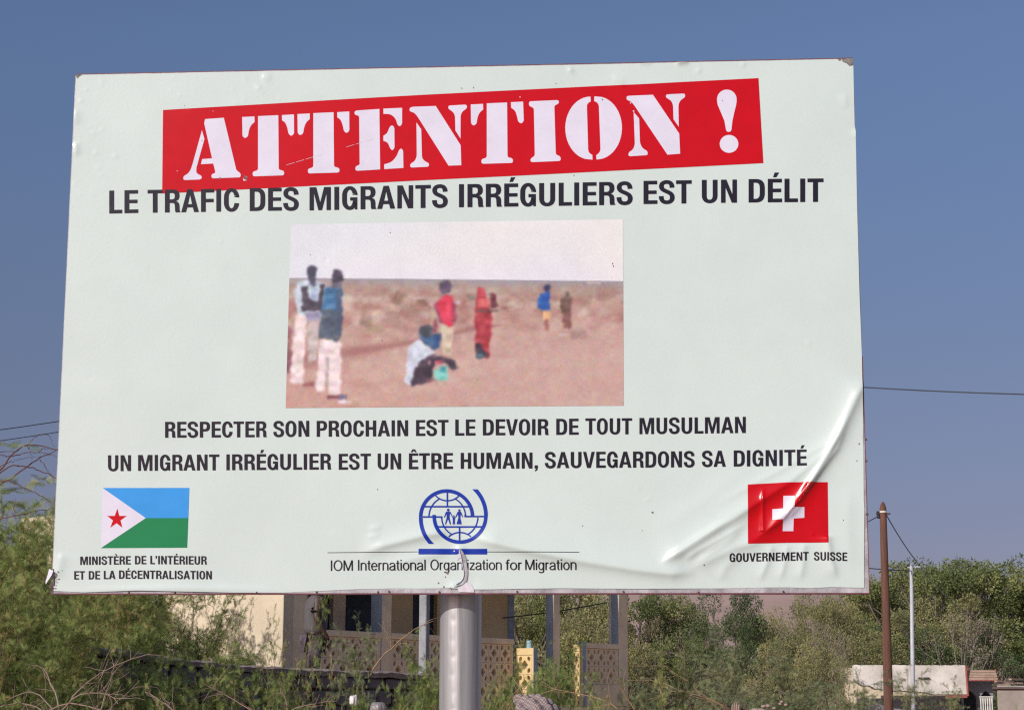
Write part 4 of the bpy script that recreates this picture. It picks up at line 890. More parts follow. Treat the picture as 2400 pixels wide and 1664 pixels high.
# ------------------------------------------------------------------ low houses on the right
M_stain = mat('stained_cream_roof_render', (.76, .70, .63), rough=.9, scale=1.1, col2=(.40, .35, .31), bump=.3, bscale=12)
M_redtrim = mat('faded_red_trim', (.36, .09, .07), rough=.8, var=.2, scale=10)
M_tile = mat('pinkish_fired_boards', (.42, .29, .22), rough=.9, var=.15, scale=6, bump=.3)
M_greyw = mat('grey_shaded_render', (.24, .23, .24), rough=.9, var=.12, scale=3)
M_pinkw = mat('dusty_pink_wall', (.34, .28, .25), rough=.95, scale=2, col2=(.24, .20, .17), bump=.3)
Yr = 56.0
xr = lambda px: xat(px, Yr, 1600)
zr_ = lambda py: zat(py, Yr, 2200)
hA = empty('low_house', (xr(2130), Yr + 2, 0), 'long low house with stained cream roof and red edges', 'house')
ha = lambda mb, name, m_, p=None, **k: (setattr(mb, 'v', [(x - hA.location.x, y - hA.location.y, z) for x, y, z in mb.v]), mb.build(name, m_, p or hA, **k))[1]
x0, x1 = xr(2003), xr(2265); zt, ze = zr_(1558), zr_(1626)
# sloping roof, its lower edge broken away on the left
NR = 40; V_ = []
for i in range(NR + 1):
    t = i / NR; x = x0 + (x1 - x0) * t
    low = ze + (zt - ze) * (float(np.interp(t, [0, .06, .2, .3, .45, .62, .72, 1], [.50, .34, .20, .16, .10, .05, .0, 0])) + (rr.uniform(-.03, .03) if t < .75 else 0))
    yy_ = Yr + .12 * (low - ze) / (zt - ze)
    V_ += [(x, Yr + .12, zt + rr.uniform(-.008, .008)), (x, yy_, low), (x, yy_ + .22, low - .03), (x, Yr + .34, zt - .02)]
m = MB(); m.add(V_, [(i * 4 + j, (i + 1) * 4 + j, (i + 1) * 4 + (j + 1) % 4, i * 4 + (j + 1) % 4) for i in range(NR) for j in range(4)] + [(3, 2, 1, 0)[::-1], (NR * 4, NR * 4 + 1, NR * 4 + 2, NR * 4 + 3)])
roofA = ha(m, 'roof', M_stain)
m = MB(); m.box(((xr(2215) + x1) / 2, Yr - .02, ze - .10), (x1 - xr(2215), .05, .08)); ha(m, 'eave_trim', M_redtrim, roofA)
m = MB(); m.tube([(x1 + .03, Yr - .02, ze - .05), (x1 + .03, Yr + .12, zt - .02)], .03, 6); ha(m, 'verge_trim', M_redtrim, roofA)
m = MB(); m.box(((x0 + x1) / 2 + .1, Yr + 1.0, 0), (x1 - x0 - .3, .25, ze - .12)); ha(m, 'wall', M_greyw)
m = MB(); m.box(((x0 + x1) / 2, Yr + 3.2, 0), (x1 - x0, 3.2, zt - .05)); ha(m, 'wall', M_cream)
m = MB(); m.box((xr(2166), Yr + .02, zr_(1588) - .02), (.32, .06, .035)); ha(m, 'vent', M_inner)
hBx = empty('arched_house', (xr(2302), Yr + 1.5, 0), 'small grey-walled house with arched openings and pinkish boarded eaves', 'house')
hb = lambda mb, name, m_, p=None, **k: (setattr(mb, 'v', [(x - hBx.location.x, y - hBx.location.y, z) for x, y, z in mb.v]), mb.build(name, m_, p or hBx, **k))[1]
bx0, bx1 = xr(2266.5), xr(2339)
for k in range(4):
    za = zr_(1568) - (zr_(1568) - zr_(1592)) * k / 4; zb = zr_(1568) - (zr_(1568) - zr_(1592)) * (k + 1) / 4
    m = MB(); m.box(((bx0 + bx1) / 2, Yr + .30 - k * .05, zb), (bx1 - bx0 + .05, .08, za - zb - .012)); hb(m, 'eave_board', M_tile)
m = MB(); m.box(((bx0 + bx1) / 2, Yr + .12, zr_(1594.5)), (bx1 - bx0 + .1, .07, .026)); hb(m, 'eave_trim', M_redtrim)
m = MB(); m.tube([(bx1 + .05, Yr + .15, zr_(1595)), (bx1 + .05, Yr + .45, zr_(1567))], .03, 6); hb(m, 'verge_trim', M_redtrim)
# wall with two pointed arch openings
def arch(cx, w_, zb, zs, zp): return [(cx - w_ / 2, zb), (cx + w_ / 2, zb), (cx + w_ / 2, zs), (cx + w_ * .18, zs + (zp - zs) * .78), (cx, zp), (cx - w_ * .18, zs + (zp - zs) * .78), (cx - w_ / 2, zs)]
zW = zr_(1595.5); lp = [[(bx0, 0), (bx1, 0), (bx1, zW), (bx0, zW)], arch(xr(2285), .40, .75, zr_(1632), zr_(1617)), arch(xr(2322), .36, .75, zr_(1632), zr_(1617))]
fl3 = [Vector((x, z, 0)) for l in lp for x, z in l]; tr = tessellate_polygon([[Vector((x, z, 0)) for x, z in l] for l in lp]); n = len(fl3)
vs = [(p.x, Yr + .6, p.y) for p in fl3] + [(p.x, Yr + .8, p.y) for p in fl3]; fs = [tuple(t) for t in tr] + [tuple(i + n for i in t) for t in tr]; k = 0
for l in lp:
    fs += [(k + i, k + (i + 1) % len(l), k + (i + 1) % len(l) + n, k + i + n) for i in range(len(l))]; k += len(l)
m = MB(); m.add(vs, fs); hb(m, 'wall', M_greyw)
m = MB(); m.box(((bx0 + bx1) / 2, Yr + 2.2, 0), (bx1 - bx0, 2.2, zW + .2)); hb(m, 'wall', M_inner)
M_bal = mat('white_baluster_paint', (.70, .67, .62), rough=.8)
m = MB(); m.box(((xr(2303) + xr(2334)) / 2, Yr + .45, zr_(1633)), (xr(2334) - xr(2303), .09, .035)); hb(m, 'handrail', M_bal)
for k in range(6):
    m = MB(); xx_ = xr(2306 + k * 5.3); zb, zt_ = .95, zr_(1633) - .003
    m.tube([(xx_, Yr + .45, zb), (xx_, Yr + .45, zb + .1), (xx_, Yr + .45, zb + .28), (xx_, Yr + .45, zt_ - .22), (xx_, Yr + .45, zt_ - .06), (xx_, Yr + .45, zt_)], [.030, .022, .036, .018, .026, .03], 8); hb(m, 'baluster', M_bal)
hC = empty('flat_roofed_shed', (xat(2336, 50.0, 1600), 50.0, 0), 'dusty pink flat-roofed shed cut off by the picture edge', 'shed')
hc = lambda mb, name, m_, p=None, **k: (setattr(mb, 'v', [(x - hC.location.x, y - hC.location.y, z) for x, y, z in mb.v]), mb.build(name, m_, p or hC, **k))[1]
hC.rotation_euler = (0, 0, -rad(15))
Yc = 50.0; cx0 = xat(2336, Yc, 1600); cx1 = xat(2520, Yc, 1600); zC = zat(1614, Yc, 2380)
m = MB(); m.box(((cx0 + cx1) / 2, Yc + 2, 0), (cx1 - cx0, 4, zC)); hc(m, 'wall', M_pinkw, bevel=.02)
m = MB(); m.box(((cx0 + cx1) / 2 - .04, Yc + 2, zC + .002), (cx1 - cx0 + .14, 4.15, .05)); hc(m, 'roof', M_bolt)
m = MB(); m.box(((cx0 + cx1) / 2, Yc + 2.05, zC + .054), (cx1 - cx0, 3.9, .03)); hc(m, 'roof_sheet', M_roof)
for k, (px, dy, l, lb) in enumerate(((2345, .4, .5, 'short plank nearest the corner of the pink shed roof'), (2362, .8, .9, 'longest loose plank lying slantwise on the shed roof'), (2352, 1.3, .7, 'plank lying furthest back on the shed roof'), (2380, 1.0, .6, 'plank lying at the picture edge on the shed roof'))):
    m = MB(); xx_ = xat(px, Yc, 1600); m.box((xx_, Yc + dy, zC + .086 + k * .05), (l, .08, .045), rad(18 + 9 * k)); o = m.build('plank', M_tile); p_ = hC.location + Matrix.Rotation(-rad(15), 3, 'Z') @ (Vector((xx_, Yc + dy, 0)) - hC.location); o.location = (p_.x - xx_, p_.y - (Yc + dy), 0); tag(o, lb, 'plank', 'planks on the shed roof')

# ------------------------------------------------------------------ poles and wires
M_wood = mat('reddish_brown_pole_timber', (.17, .075, .045), rough=.85, scale=5, col2=(.08, .035, .025), bump=.5, bscale=14, stretch=(3, 3, .25))
M_wire = mat('dark_wire', (.05, .05, .06), rough=.6); M_ins = mat('dark_insulator', (.04, .04, .05), rough=.3)
Yp = 46.0
ptop = at(2069, 1176, Yp); pb = at(2083, 1662, Yp); k = (ptop - pb) / (ptop.z - pb.z); base = pb - k * pb.z
up_ = empty('utility_pole', tuple(base), 'tall reddish-brown wooden utility pole right of the billboard', 'utility pole')
m = MB(); ax = ptop - base
m.tube([ax * t for t in (0, .3, .6, .85, .975)] + [ax * .99, ax * 1.0], [.125, .115, .10, .088, .082, .055, .02], 16); m.build('pole', M_wood, up_, smooth=True)
q_ = at(2069.6, 1199.5, Yp) - base; m = MB(); m.tube([q_ - Vector((0, 0, .02)), q_ + Vector((0, 0, .02))], .091, 16); m.build('band', M_bal, up_)
q_ = at(2070, 1205, Yp) - base; m = MB(); m.tube([q_ + Vector((-.16, -.02, 0)), q_ + Vector((.17, -.02, .01))], .022, 6); m.build('bolt', M_bolt, up_)
for px, py in ((2058, 1203), (2059, 1210)):
    q_ = at(px, py, Yp) - base; m = MB(); m.tube([q_ - Vector((0, 0, .05)), q_ - Vector((0, 0, .015)), q_ + Vector((0, 0, .02)), q_ + Vector((0, 0, .05))], [.03, .055, .035, .05], 8); m.build('insulator', M_ins, up_)
Yw = 50.0; wt = at(2135.5, 1320, Yw); wb = at(2140.5, 1662, Yw); k = (wt - wb) / (wt.z - wb.z); base = wb - k * wb.z
M_wp = mat('pale_painted_metal', (.46, .47, .50), rough=.5, var=.08, scale=4)
wp = empty('pale_pole', tuple(base), 'slim pale grey metal pole with a short crossarm', 'utility pole'); ax = wt - base
m = MB(); m.tube([ax * t for t in (0, .5, 1)], [.062, .056, .042], 12); m.build('pole', M_wp, wp, smooth=True)
a = at(2127, 1329.5, Yw) - base; b = at(2157, 1328, Yw) - base
m = MB(); m.tube([a, b], .022, 6); m.build('crossarm', M_wp, wp)
for t in (.1, .9): m = MB(); c = a + (b - a) * t; m.tube([c + Vector((0, 0, .02)), c + Vector((0, 0, .06)), c + Vector((0, 0, .09))], [.02, .035, .02], 8); m.build('insulator', M_ins, wp)
def wire(p, q, sag, rad_, label, n=24):
    m = MB(); m.tube([p.lerp(q, t) - Vector((0, 0, sag * 4 * t * (1 - t))) for t in [i / n for i in range(n + 1)]], rad_, 5)
    o = m.build('overhead_wire', M_wire, None); tag(o, label, 'wire', 'overhead wires')
wire(at(2058, 1210, Yp), at(1960, 1250, 70), .05, .014, 'sagging wire from the wooden pole towards the billboard edge')
wire(at(2077, 1206, Yp), at(2150, 1318, 56.5), .06, .014, 'steep wire running down from the wooden pole to the right')
wire(at(2150, 1318, 56.5), at(2270, 1440, 53), .12, .008, 'thin wire continuing down in front of the trees')
wire(at(1960, 1324, Yp), at(2137, 1337, Yw), .02, .013, 'low wire between the billboard edge and the pale pole')
wire(at(1900, 899, 34), at(2480, 926, 30), .03, .011, 'single wire crossing the sky right of the billboard')
wire(at(-60, 1015, 34), at(300, 960, 36), .02, .009, 'upper of two wires left of the billboard')
wire(at(-60, 1041, 34), at(300, 984, 36), .02, .008, 'lower of two wires left of the billboard')
wire(at(1150, 1450, 33), at(1424, 1411, Yh(s_of(1424))), .03, .010, 'thin wire strung across the open porch')

# ------------------------------------------------------------------ plants
def frames(D, seed):
    """orthonormal frames (x along D) for every leaf"""
    r_ = np.random.RandomState(seed); D = D / (np.linalg.norm(D, axis=1)[:, None] + 1e-9); R_ = r_.randn(*D.shape); R_[:, 2] += .6
    Y_ = np.cross(R_, D); Y_ /= np.linalg.norm(Y_, axis=1)[:, None] + 1e-9; Z_ = np.cross(D, Y_); return D, Y_, Z_
def stamp(T_v, T_f, P, D, S, seed, tone):
    X_, Y_, Z_ = frames(D, seed); S = np.asarray(S)[:, None, None]
    V = P[:, None] + S * (T_v[None, :, 0:1] * X_[:, None] + T_v[None, :, 1:2] * Y_[:, None] + T_v[None, :, 2:3] * Z_[:, None])
    n, k = len(P), len(T_v); F = (T_f[None] + (np.arange(n) * k)[:, None, None]).reshape(-1, T_f.shape[1])
    return V.reshape(-1, 3), F, np.repeat(tone, k)
def frond_template(pairs=7, w_=.060, ln_=.44):
    v = [(0, -.012, 0), (0, .012, 0), (1, 0, -.12)]; f = [(0, 1, 2)]
    for i in range(pairs):
        x = .14 + .8 * i / pairs; z = -.12 * x * x
        for sgn in (-1, 1):
            n = len(v); v += [(x, 0, z), (x + w_, 0, z), (x + .5 * ln_ + .05, sgn * ln_ * .8, z - .05)]; f.append((n, n + 1, n + 2) if sgn > 0 else (n + 1, n, n + 2))
    return np.array(v, float), np.array(f)
FT_v, FT_f = frond_template()
LF_v = np.array([(0, 0, 0), (.5, -.26, .05), (1, 0, -.04), (.5, .26, .05)], float); LF_f = np.array([(0, 1, 2, 3)])
def tubes_np(paths, n):
    """paths: list of (points (k,3), radii (k,)) with equal k"""
    P = np.array([p for p, r_ in paths]); R_ = np.array([r_ for p, r_ in paths]); N_, k, _ = P.shape
    T_ = np.gradient(P, axis=1); T_ /= np.linalg.norm(T_, axis=2)[..., None] + 1e-9
    U_ = np.cross(T_, np.array([.31, .17, .93])); U_ /= np.linalg.norm(U_, axis=2)[..., None] + 1e-9; W_ = np.cross(T_, U_)
    a = np.arange(n) * 2 * math.pi / n
    V = P[:, :, None] + R_[:, :, None, None] * (np.cos(a)[None, None, :, None] * U_[:, :, None] + np.sin(a)[None, None, :, None] * W_[:, :, None])
    i = np.arange(k - 1)[:, None] * n; j = np.arange(n)[None]; q = np.stack([i + j, i + (j + 1) % n, i + n + (j + 1) % n, i + n + j], -1).reshape(-1, 4)
    F = (q[None] + (np.arange(N_) * k * n)[:, None, None]).reshape(-1, 4); return V.reshape(-1, 3), F
def join(parts):
    Vs, Fs, off = [], [], 0
    for V, F in parts: Vs.append(V); Fs.append(F + off); off += len(V)
    return np.concatenate(Vs), [f for f in Fs]
def arc_path(p0, d0, ln_, k, droop, wob, r_):
    p = np.array(p0, float); d = np.array(d0, float); d /= np.linalg.norm(d); out_ = [p.copy()]
    for i in range(k - 1):
        d = d + np.array([0, 0, -droop / k]) + r_.randn(3) * wob; d /= np.linalg.norm(d); p = p + d * ln_ / (k - 1); out_.append(p.copy())
    return np.array(out_)
def shrub_meshes(seed, H=3.0, stems=15, tilt=(15, 60), droop=1.0, sec=11, twigs=9, fr=6, fsize=.095, zmin=.9, bare=0.0, stem_r=.016, kmul=1.0):
    """an arching thorn shrub: stems > side branches > twigs that carry feathery leaves"""
    r_ = np.random.RandomState(seed); S_, B_, T_ = [], [], []; LP, LD = [], []
    for i in range(stems):
        az = 2 * math.pi * (i + r_.rand()) / stems; tl = rad(r_.uniform(*tilt)); d = (math.sin(tl) * math.cos(az), math.sin(tl) * math.sin(az), math.cos(tl))
        P = arc_path((r_.uniform(-.2, .2), r_.uniform(-.2, .2), 0), d, H * r_.uniform(.85, 1.25), 12, droop, .07, r_)
        S_.append((P, np.linspace(stem_r, stem_r * .2, 12) * r_.uniform(.7, 1.2)))
        for j in range(sec):
            t = r_.uniform(.3, 1.0); q = t * 11; a = min(10, int(q)); p = P[a] + (P[a + 1] - P[a]) * (q - a)
            if p[2] < zmin - .4: continue
            dd = (P[a + 1] - P[a]); dd = dd / np.linalg.norm(dd) + r_.randn(3) * .75 + np.array([0, 0, .15])
            Q = arc_path(p, dd, H * r_.uniform(.14, .34), 7, droop * .45, .14, r_); B_.append((Q, np.linspace(.0048, .0016, 7)))
            for m_ in range(twigs):
                t = r_.uniform(.1, 1.0) * 6; a = min(5, int(t)); p2 = Q[a] + (Q[a + 1] - Q[a]) * (t - a); d2 = (Q[a + 1] - Q[a]); d2 = d2 / np.linalg.norm(d2) + r_.randn(3) * .8
                ln2 = r_.uniform(.12, .34) * H / 3; R2_ = arc_path(p2, d2, ln2, 4, droop * .25, .16, r_); T_.append((R2_, np.linspace(.0020, .0009, 4)))
                if r_.rand() < bare: continue
                for f_ in range(fr):
                    t = (f_ + r_.rand()) / fr * 3; a = min(2, int(t)); p3 = R2_[a] + (R2_[a + 1] - R2_[a]) * (t - a)
                    d3 = (R2_[a + 1] - R2_[a]); d3 = d3 / np.linalg.norm(d3) * .8 + r_.randn(3) * np.array([.8, .8, .45]) + np.array([0, 0, .02]); LP.append(p3); LD.append(d3)
    bv, bf = join([tubes_np(S_, 6), tubes_np(B_, 4), tubes_np(T_, 3)])
    LP, LD = np.array(LP), np.array(LD); keep = LP[:, 2] > zmin * .6; LP, LD = LP[keep], LD[keep]
    cl = np.clip(.5 + .28 * r_.randn(len(LP)) * .6 + .22 * np.sin(LP[:, 0] * 3.1 + seed) * np.cos(LP[:, 1] * 2.7) + .12 * np.sin(LP[:, 2] * 5), 0, 1)
    lv, lf, tn = stamp(FT_v, FT_f, LP, LD, fsize * r_.uniform(.6, 1.25, len(LP)), seed + 50, cl)
    return mesh_np('branches', bv, bf, smooth=True), mesh_np('foliage', lv, [lf], tn)
M_twig = mat('reddish_thorn_bark', (.19, .12, .07), rough=.9, scale=6, col2=(.12, .08, .05))
M_dry = mat('bleached_dead_twig', (.34, .24, .19), rough=.9, scale=6, col2=(.20, .13, .11))
M_ochre = mat('ochre_dry_twig', (.38, .25, .13), rough=.9, scale=6, col2=(.27, .17, .10))
G1 = leaf_mat('feathery_leaf', [(0, (.12, .15, .05)), (.35, (.20, .265, .075)), (.62, (.27, .335, .095)), (.86, (.44, .41, .15)), (1.0, (.54, .38, .17))], .38)
G2 = leaf_mat('dusty_feathery_leaf', [(0, (.13, .16, .09)), (.4, (.215, .25, .125)), (.7, (.26, .30, .14)), (1.0, (.38, .36, .18))], .38)
def shrub(proto, px, top, Y, label, wide=1.0, rz=None, group='thorn bushes along the foot of the picture', dx=0):
    bmesh_, fmesh, H_, mb_, mf_ = proto; x = xat(px, Y, top); z = zat(top, Y, px); k = z / H_
    e = empty('thorn_shrub', (x, Y, 0), label, 'shrub', group, rz if rz is not None else random.Random(px * 31 + int(Y * 7)).uniform(0, 6.28)); e.scale = (k * wide, k * wide, k)
    link('branches', bmesh_, e, mb_); link('foliage', fmesh, e, mf_); return e
def proto(seed, mb_=M_twig, mf_=G1, **k):
    b_, f_ = shrub_meshes(seed, **k); co = np.empty(len(f_.vertices) * 3); f_.vertices.foreach_get('co', co)
    b_.materials.append(mb_); f_.materials.append(mf_); return (b_, f_, float(np.percentile(co[2::3], 99.3)), mb_, mf_)
PA = proto(1, stems=18, sec=16, twigs=11, fr=11, fsize=.10); PB = proto(2, stems=17, sec=16, twigs=11, fr=11, fsize=.10, droop=1.5, tilt=(20, 70))
PC = proto(3, stems=12, sec=9, twigs=8, fr=8, droop=.5, tilt=(10, 50)); PD = proto(4, mf_=G2, stems=24, sec=16, twigs=10, fr=9, droop=1.7, tilt=(10, 75), fsize=.11)
PN = proto(8, stems=18, sec=15, twigs=10, fr=10, fsize=.10, droop=.7, tilt=(3, 34)); PE = proto(6, mb_=M_dry, mf_=G2, stems=26, sec=14, twigs=10, fr=4, droop=1.5, tilt=(10, 75), bare=.45)
gL = 'thorn bushes in front of the dark boundary wall'
shrub(PN, -10, 1245, 14.6, 'dense green feathery thorn bush at the left picture edge', 0.8, 1.0, gL)
shrub(PN, -160, 1380, 12.4, 'dark green thorn bush filling the lower left corner', 0.8, 2.1, gL)
shrub(PN, 280, 1310, 22.8, 'tall feathery thorn bush under the billboard flag, before the cream wall', 0.75, 3.9, gL)
shrub(PN, 30, 1262, 18.0, 'green thorn bush behind the billboard lower left corner', 0.8, 4.4, gL)
shrub(PN, 190, 1268, 23.4, 'feathery thorn bush under the ministry lettering, filling the gap before the wall', 0.8, 5.1, gL)
shrub(PN, 50, 1222, 16.2, 'upper green thorn bush by the billboard lower left corner', 0.8, .4, gL)
shrub(PN, 350, 1360, 23.6, 'feathery bush between the dark wall and the cream wall', 0.6, 2.0, gL)
shrub(PN, 85, 1210, 24.0, 'leafy crown of thorn bush against the top of the cream wall', 0.75, 1.3, gL)
shrub(PN, 230, 1290, 25.2, 'feathery thorn bush right against the cream wall', 0.75, 2.7, gL)
shrub(PC, 590, 1380, 23.0, 'open feathery bush with slanting stems against the sunlit cream wall', .55, .6, gL)
shrub(PC, 330, 1545, 13.4, 'sparse feathery bush before the left part of the dark wall', .55, 1.1, gL)
shrub(PC, 620, 1575, 13.0, 'sparse feathery bush before the right part of the dark wall', .6, 5.5, gL)
shrub(PC, 470, 1590, 12.8, 'low feathery bush in front of the dark wall', .8, 3.0, gL)
shrub(PC, 720, 1418, 15.2, 'yellow-green feathery bush before the house corner pillar', .33, 1.9, gL)
gM = 'thorn bushes round the billboard pole'
shrub(PB, 720, 1620, 13.0, 'low green bush left of the pole below the wall top', .5, .3, gM)
shrub(PB, 800, 1545, 15.5, 'feathery bush in front of the right end of the dark wall', .7, 2.9, gM)
shrub(PD, 905, 1515, 17.0, 'dusty green bush hiding the left porch parapet', .62, 2.4, gM)
shrub(PB, 955, 1572, 14.0, 'bright green bush at the foot of the concrete post', .55, 5.3, gM)
shrub(PB, 1170, 1535, 15.0, 'green feathery bush right beside the steel pole', .50, 1.4, gM)
shrub(PB, 1245, 1590, 14.2, 'low green bush behind the checked cloth', .5, 2.2, gM)
shrub(PA, 1400, 1600, 14.6, 'green bush before the blue parapet post', .5, 5.0, gM)
shrub(PC, 1330, 1590, 14.0, 'thin arching bush in front of the porch steps', .6, 4.0, gM)
shrub(PC, 1470, 1610, 13.5, 'loose bush with long ochre stems near the right porch column', .6, 2.8, gM)
gR = 'low bushes right of the porch'
shrub(PD, 1560, 1560, 24, 'dusty green mound of bush right of the last porch column', .9, .2, gR)
shrub(PE, 1520, 1484, 34, 'grey leafless thicket right of the last porch column', 1.0, 1.2, gR)
shrub(PE, 1660, 1505, 36, 'grey-brown leafless thicket below the dark tree', .9, 3.2, gR)
shrub(PD, 1760, 1545, 27, 'green mound of bush below the billboard right corner', 1.0, 2.2, gR)
shrub(PD, 1930, 1560, 25, 'green mound of bush left of the wooden pole foot', .9, 4.2, gR)
shrub(PD, 2080, 1608, 24, 'green bush hiding the foot of the wooden pole', .8, 5.2, gR)
shrub(PD, 2230, 1632, 24, 'low green bush before the cream roof', .8, 1.6, gR)
shrub(PD, 2390, 1650, 22, 'low green bush at the right picture edge', .8, .9, gR)
shrub(PD, 1650, 1610, 19, 'bushy green thicket in front at the right of the pole', .8, 3.6, gR)
shrub(PD, 1880, 1618, 18, 'dense low thicket at the bottom right of the billboard', .8, 5.8, gR)
shrub(PD, 2120, 1645, 17, 'low thicket in front of the pale metal pole', .7, 2.9, gR)
# dead thorn branches and long dry stems
def dead_branch(name, seed, px, top, Y, spread, n, label, mt=M_dry, group='bare dead branches', droop=.8, ln_=1.0, tilt=(20, 80)):
    r_ = np.random.RandomState(seed); S_, B_ = [], []
    for i in range(n):
        az = r_.uniform(0, 2 * math.pi); tl = rad(r_.uniform(*tilt)); d = (math.sin(tl) * math.cos(az), .5 * math.sin(tl) * math.sin(az), math.cos(tl))
        P = arc_path((r_.uniform(-.1, .1), 0, 0), d, ln_ * r_.uniform(.6, 1.2), 9, droop, .16, r_); S_.append((P, np.linspace(.0055, .0018, 9)))
        for j in range(7):
            a = r_.randint(2, 8); dd = P[a + 1 if a < 8 else a] - P[a - 1]; dd = dd / np.linalg.norm(dd) + r_.randn(3) * .8; B_.append((arc_path(P[a], dd, r_.uniform(.1, .35) * ln_, 5, .3, .2, r_), np.linspace(.0024, .0010, 5)))
    v, f = join([tubes_np(S_, 5), tubes_np(B_, 4)]); me = mesh_np(name, v, f, smooth=True); z = zat(top, Y, px)
    k = v[:, 2].max(); me.materials.append(mt); o = link(name, me); o.location = (xat(px, Y, top), Y, z - k); tag(o, label, 'branch', group); return o
dead_branch('dead_branch', 21, 130, 1500, 11.9, 1, 7, 'pale bare thorn branches tangled at the lower left', ln_=.75, droop=1.6)
dead_branch('dead_branch', 22, 230, 1520, 12.1, 1, 6, 'pinkish bare branch forking in front of the dark wall', ln_=.7, droop=1.2)
dead_branch('dead_branch', 23, 640, 1560, 12.3, 1, 4, 'thin bare forked twig below the wall, left of the pole', ln_=.6)
dead_branch('dead_branch', 24, 840, 1446, 13.0, 1, 1, 'bare reddish thorn twig sticking up before the dark porch door', M_ochre, ln_=.75, tilt=(10, 32), droop=.1)
dead_branch('dead_branch', 25, 850, 1620, 12.6, 1, 3, 'ochre bare stems beside the pale scrap, left of the pole', M_ochre, ln_=.6)
dead_branch('dead_branch', 26, 1300, 1560, 13.0, 1, 3, 'long bare stem curving before the porch steps', M_ochre, ln_=.7, tilt=(10, 50))
dead_branch('dead_branch', 27, 1500, 1560, 13.5, 1, 4, 'long ochre stems leaning right of the porch column', M_ochre, ln_=.8, tilt=(20, 60))
dead_branch('dead_branch', 28, 1720, 1520, 22, 1, 6, 'orange dry branches arching over the green mound', M_ochre, ln_=1.4, tilt=(30, 80), droop=1.5)
dead_branch('dead_branch', 29, 1900, 1610, 18, 1, 4, 'pale forked dry twig at the bottom right', M_ochre, ln_=.7)
dead_branch('dead_branch', 30, 60, 1560, 11.6, 1, 6, 'bleached twigs crossing the bottom left corner', ln_=.8, droop=1.8)
dead_branch('dead_branch', 31, 420, 1590, 11.8, 1, 5, 'low bare twigs before the wall, middle of the left bushes', ln_=.7, droop=1.5)

# trees behind
def tree_meshes(seed, H=6.0, R_=2.6, trunk_h=1.6, clumps=46, per=640, leaf=.092, crown_low=.25, branchy=1.0, cr=.62):
    r_ = np.random.RandomState(seed); S_ = []; P0 = arc_path((0, 0, 0), (r_.uniform(-.15, .15), r_.uniform(-.15, .15), 1), trunk_h + H * .35, 9, 0, .06, r_); S_.append((P0, np.linspace(H * .028, H * .010, 9)))
    LPs, LDs, tn = [], [], []; B_ = []
    for i in range(clumps):
        a = r_.uniform(0, 2 * math.pi); t = r_.uniform(crown_low, 1) ; rad_ = R_ * math.sqrt(max(.05, 1 - ((t - .55) / .55) ** 2)) * r_.uniform(.35, 1.0) ** .6
        c = np.array([rad_ * math.cos(a), rad_ * math.sin(a), H * t * .94 + r_.uniform(-.3, .3)])
        k0 = r_.randint(3, 8); st = P0[k0]; mid = (st + c) / 2 + np.array([0, 0, -.15 * np.linalg.norm(c - st)]) + r_.randn(3) * .12
        ts = np.linspace(0, 1, 7)[:, None]; Q = (1 - ts) ** 2 * st + 2 * ts * (1 - ts) * mid + ts ** 2 * c; B_.append((Q, np.linspace(H * .009 * branchy, H * .0016, 7)))
        n = int(per * r_.uniform(.5, 1.5)); rr_ = cr * r_.uniform(.6, 1.25)
        dlt = r_.randn(n, 3); dlt /= np.linalg.norm(dlt, axis=1)[:, None]; dlt *= (rr_ * r_.uniform(.25, 1.0, n) ** .5)[:, None]; dlt[:, 2] *= .75
        LPs.append(c + dlt); LDs.append(dlt + r_.randn(n, 3) * .5 * rr_); tn.append(np.clip(.42 + .16 * r_.randn() + .14 * r_.randn(n) , 0, 1))
        for j in range(5):
            e_ = c + np.clip(r_.randn(3), -1, 1) * rr_ * .55; ts5 = np.linspace(0, 1, 4)[:, None]; S5 = Q[-2] * (1 - ts5) + e_ * ts5; B_.append((np.concatenate([S5, S5[-1:] + .01, S5[-1:] + .02, S5[-1:] + .03]), np.linspace(H * .002, H * .0006, 7)))
    tv, tf = join([tubes_np(S_, 9), tubes_np(B_, 4)])
    LP, LD = np.concatenate(LPs), np.concatenate(LDs); lv, lf, tt = stamp(LF_v, LF_f, LP, LD, leaf * r_.uniform(.6, 1.3, len(LP)), seed, np.concatenate(tn))
    return mesh_np('trunk', tv, tf, smooth=True), mesh_np('crown', lv, [lf], tt)
M_bark = mat('grey_brown_bark', (.20, .16, .13), rough=.95, scale=5, col2=(.11, .085, .07)); M_pale = mat('pale_dry_bark', (.36, .30, .26), rough=.95, scale=5, col2=(.22, .18, .16))
L_dark = leaf_mat('dark_leaf', [(0, (0.066, 0.100, 0.042)), (.5, (0.112, 0.156, 0.060)), (1, (0.211, 0.244, 0.084))], .25)
L_olive = leaf_mat('olive_leaf', [(0, (0.158, 0.163, 0.072)), (.45, (0.277, 0.275, 0.114)), (1, (0.449, 0.400, 0.180))])
L_mid = leaf_mat('fresh_leaf', [(0, (0.125, 0.156, 0.060)), (.5, (0.224, 0.263, 0.090)), (1, (0.383, 0.388, 0.144))])
L_grey = leaf_mat('grey_dry_leaf', [(0, (0.185, 0.150, 0.102)), (.5, (0.317, 0.263, 0.180)), (1, (0.475, 0.388, 0.264))])
def tproto(seed, mb_, mf_, **k):
    t_, c_ = tree_meshes(seed, **k); t_.materials.append(mb_); c_.materials.append(mf_); co = np.empty(len(c_.vertices) * 3); c_.vertices.foreach_get('co', co); return (t_, c_, float(np.percentile(co[2::3], 99.7)))
TA = tproto(101, M_bark, L_olive); TB = tproto(102, M_bark, L_mid, clumps=55, R_=2.9); TC = tproto(103, M_bark, L_dark, clumps=50, R_=2.3, per=600); TD = tproto(104, M_pale, L_grey, clumps=40, per=200, branchy=1.0)
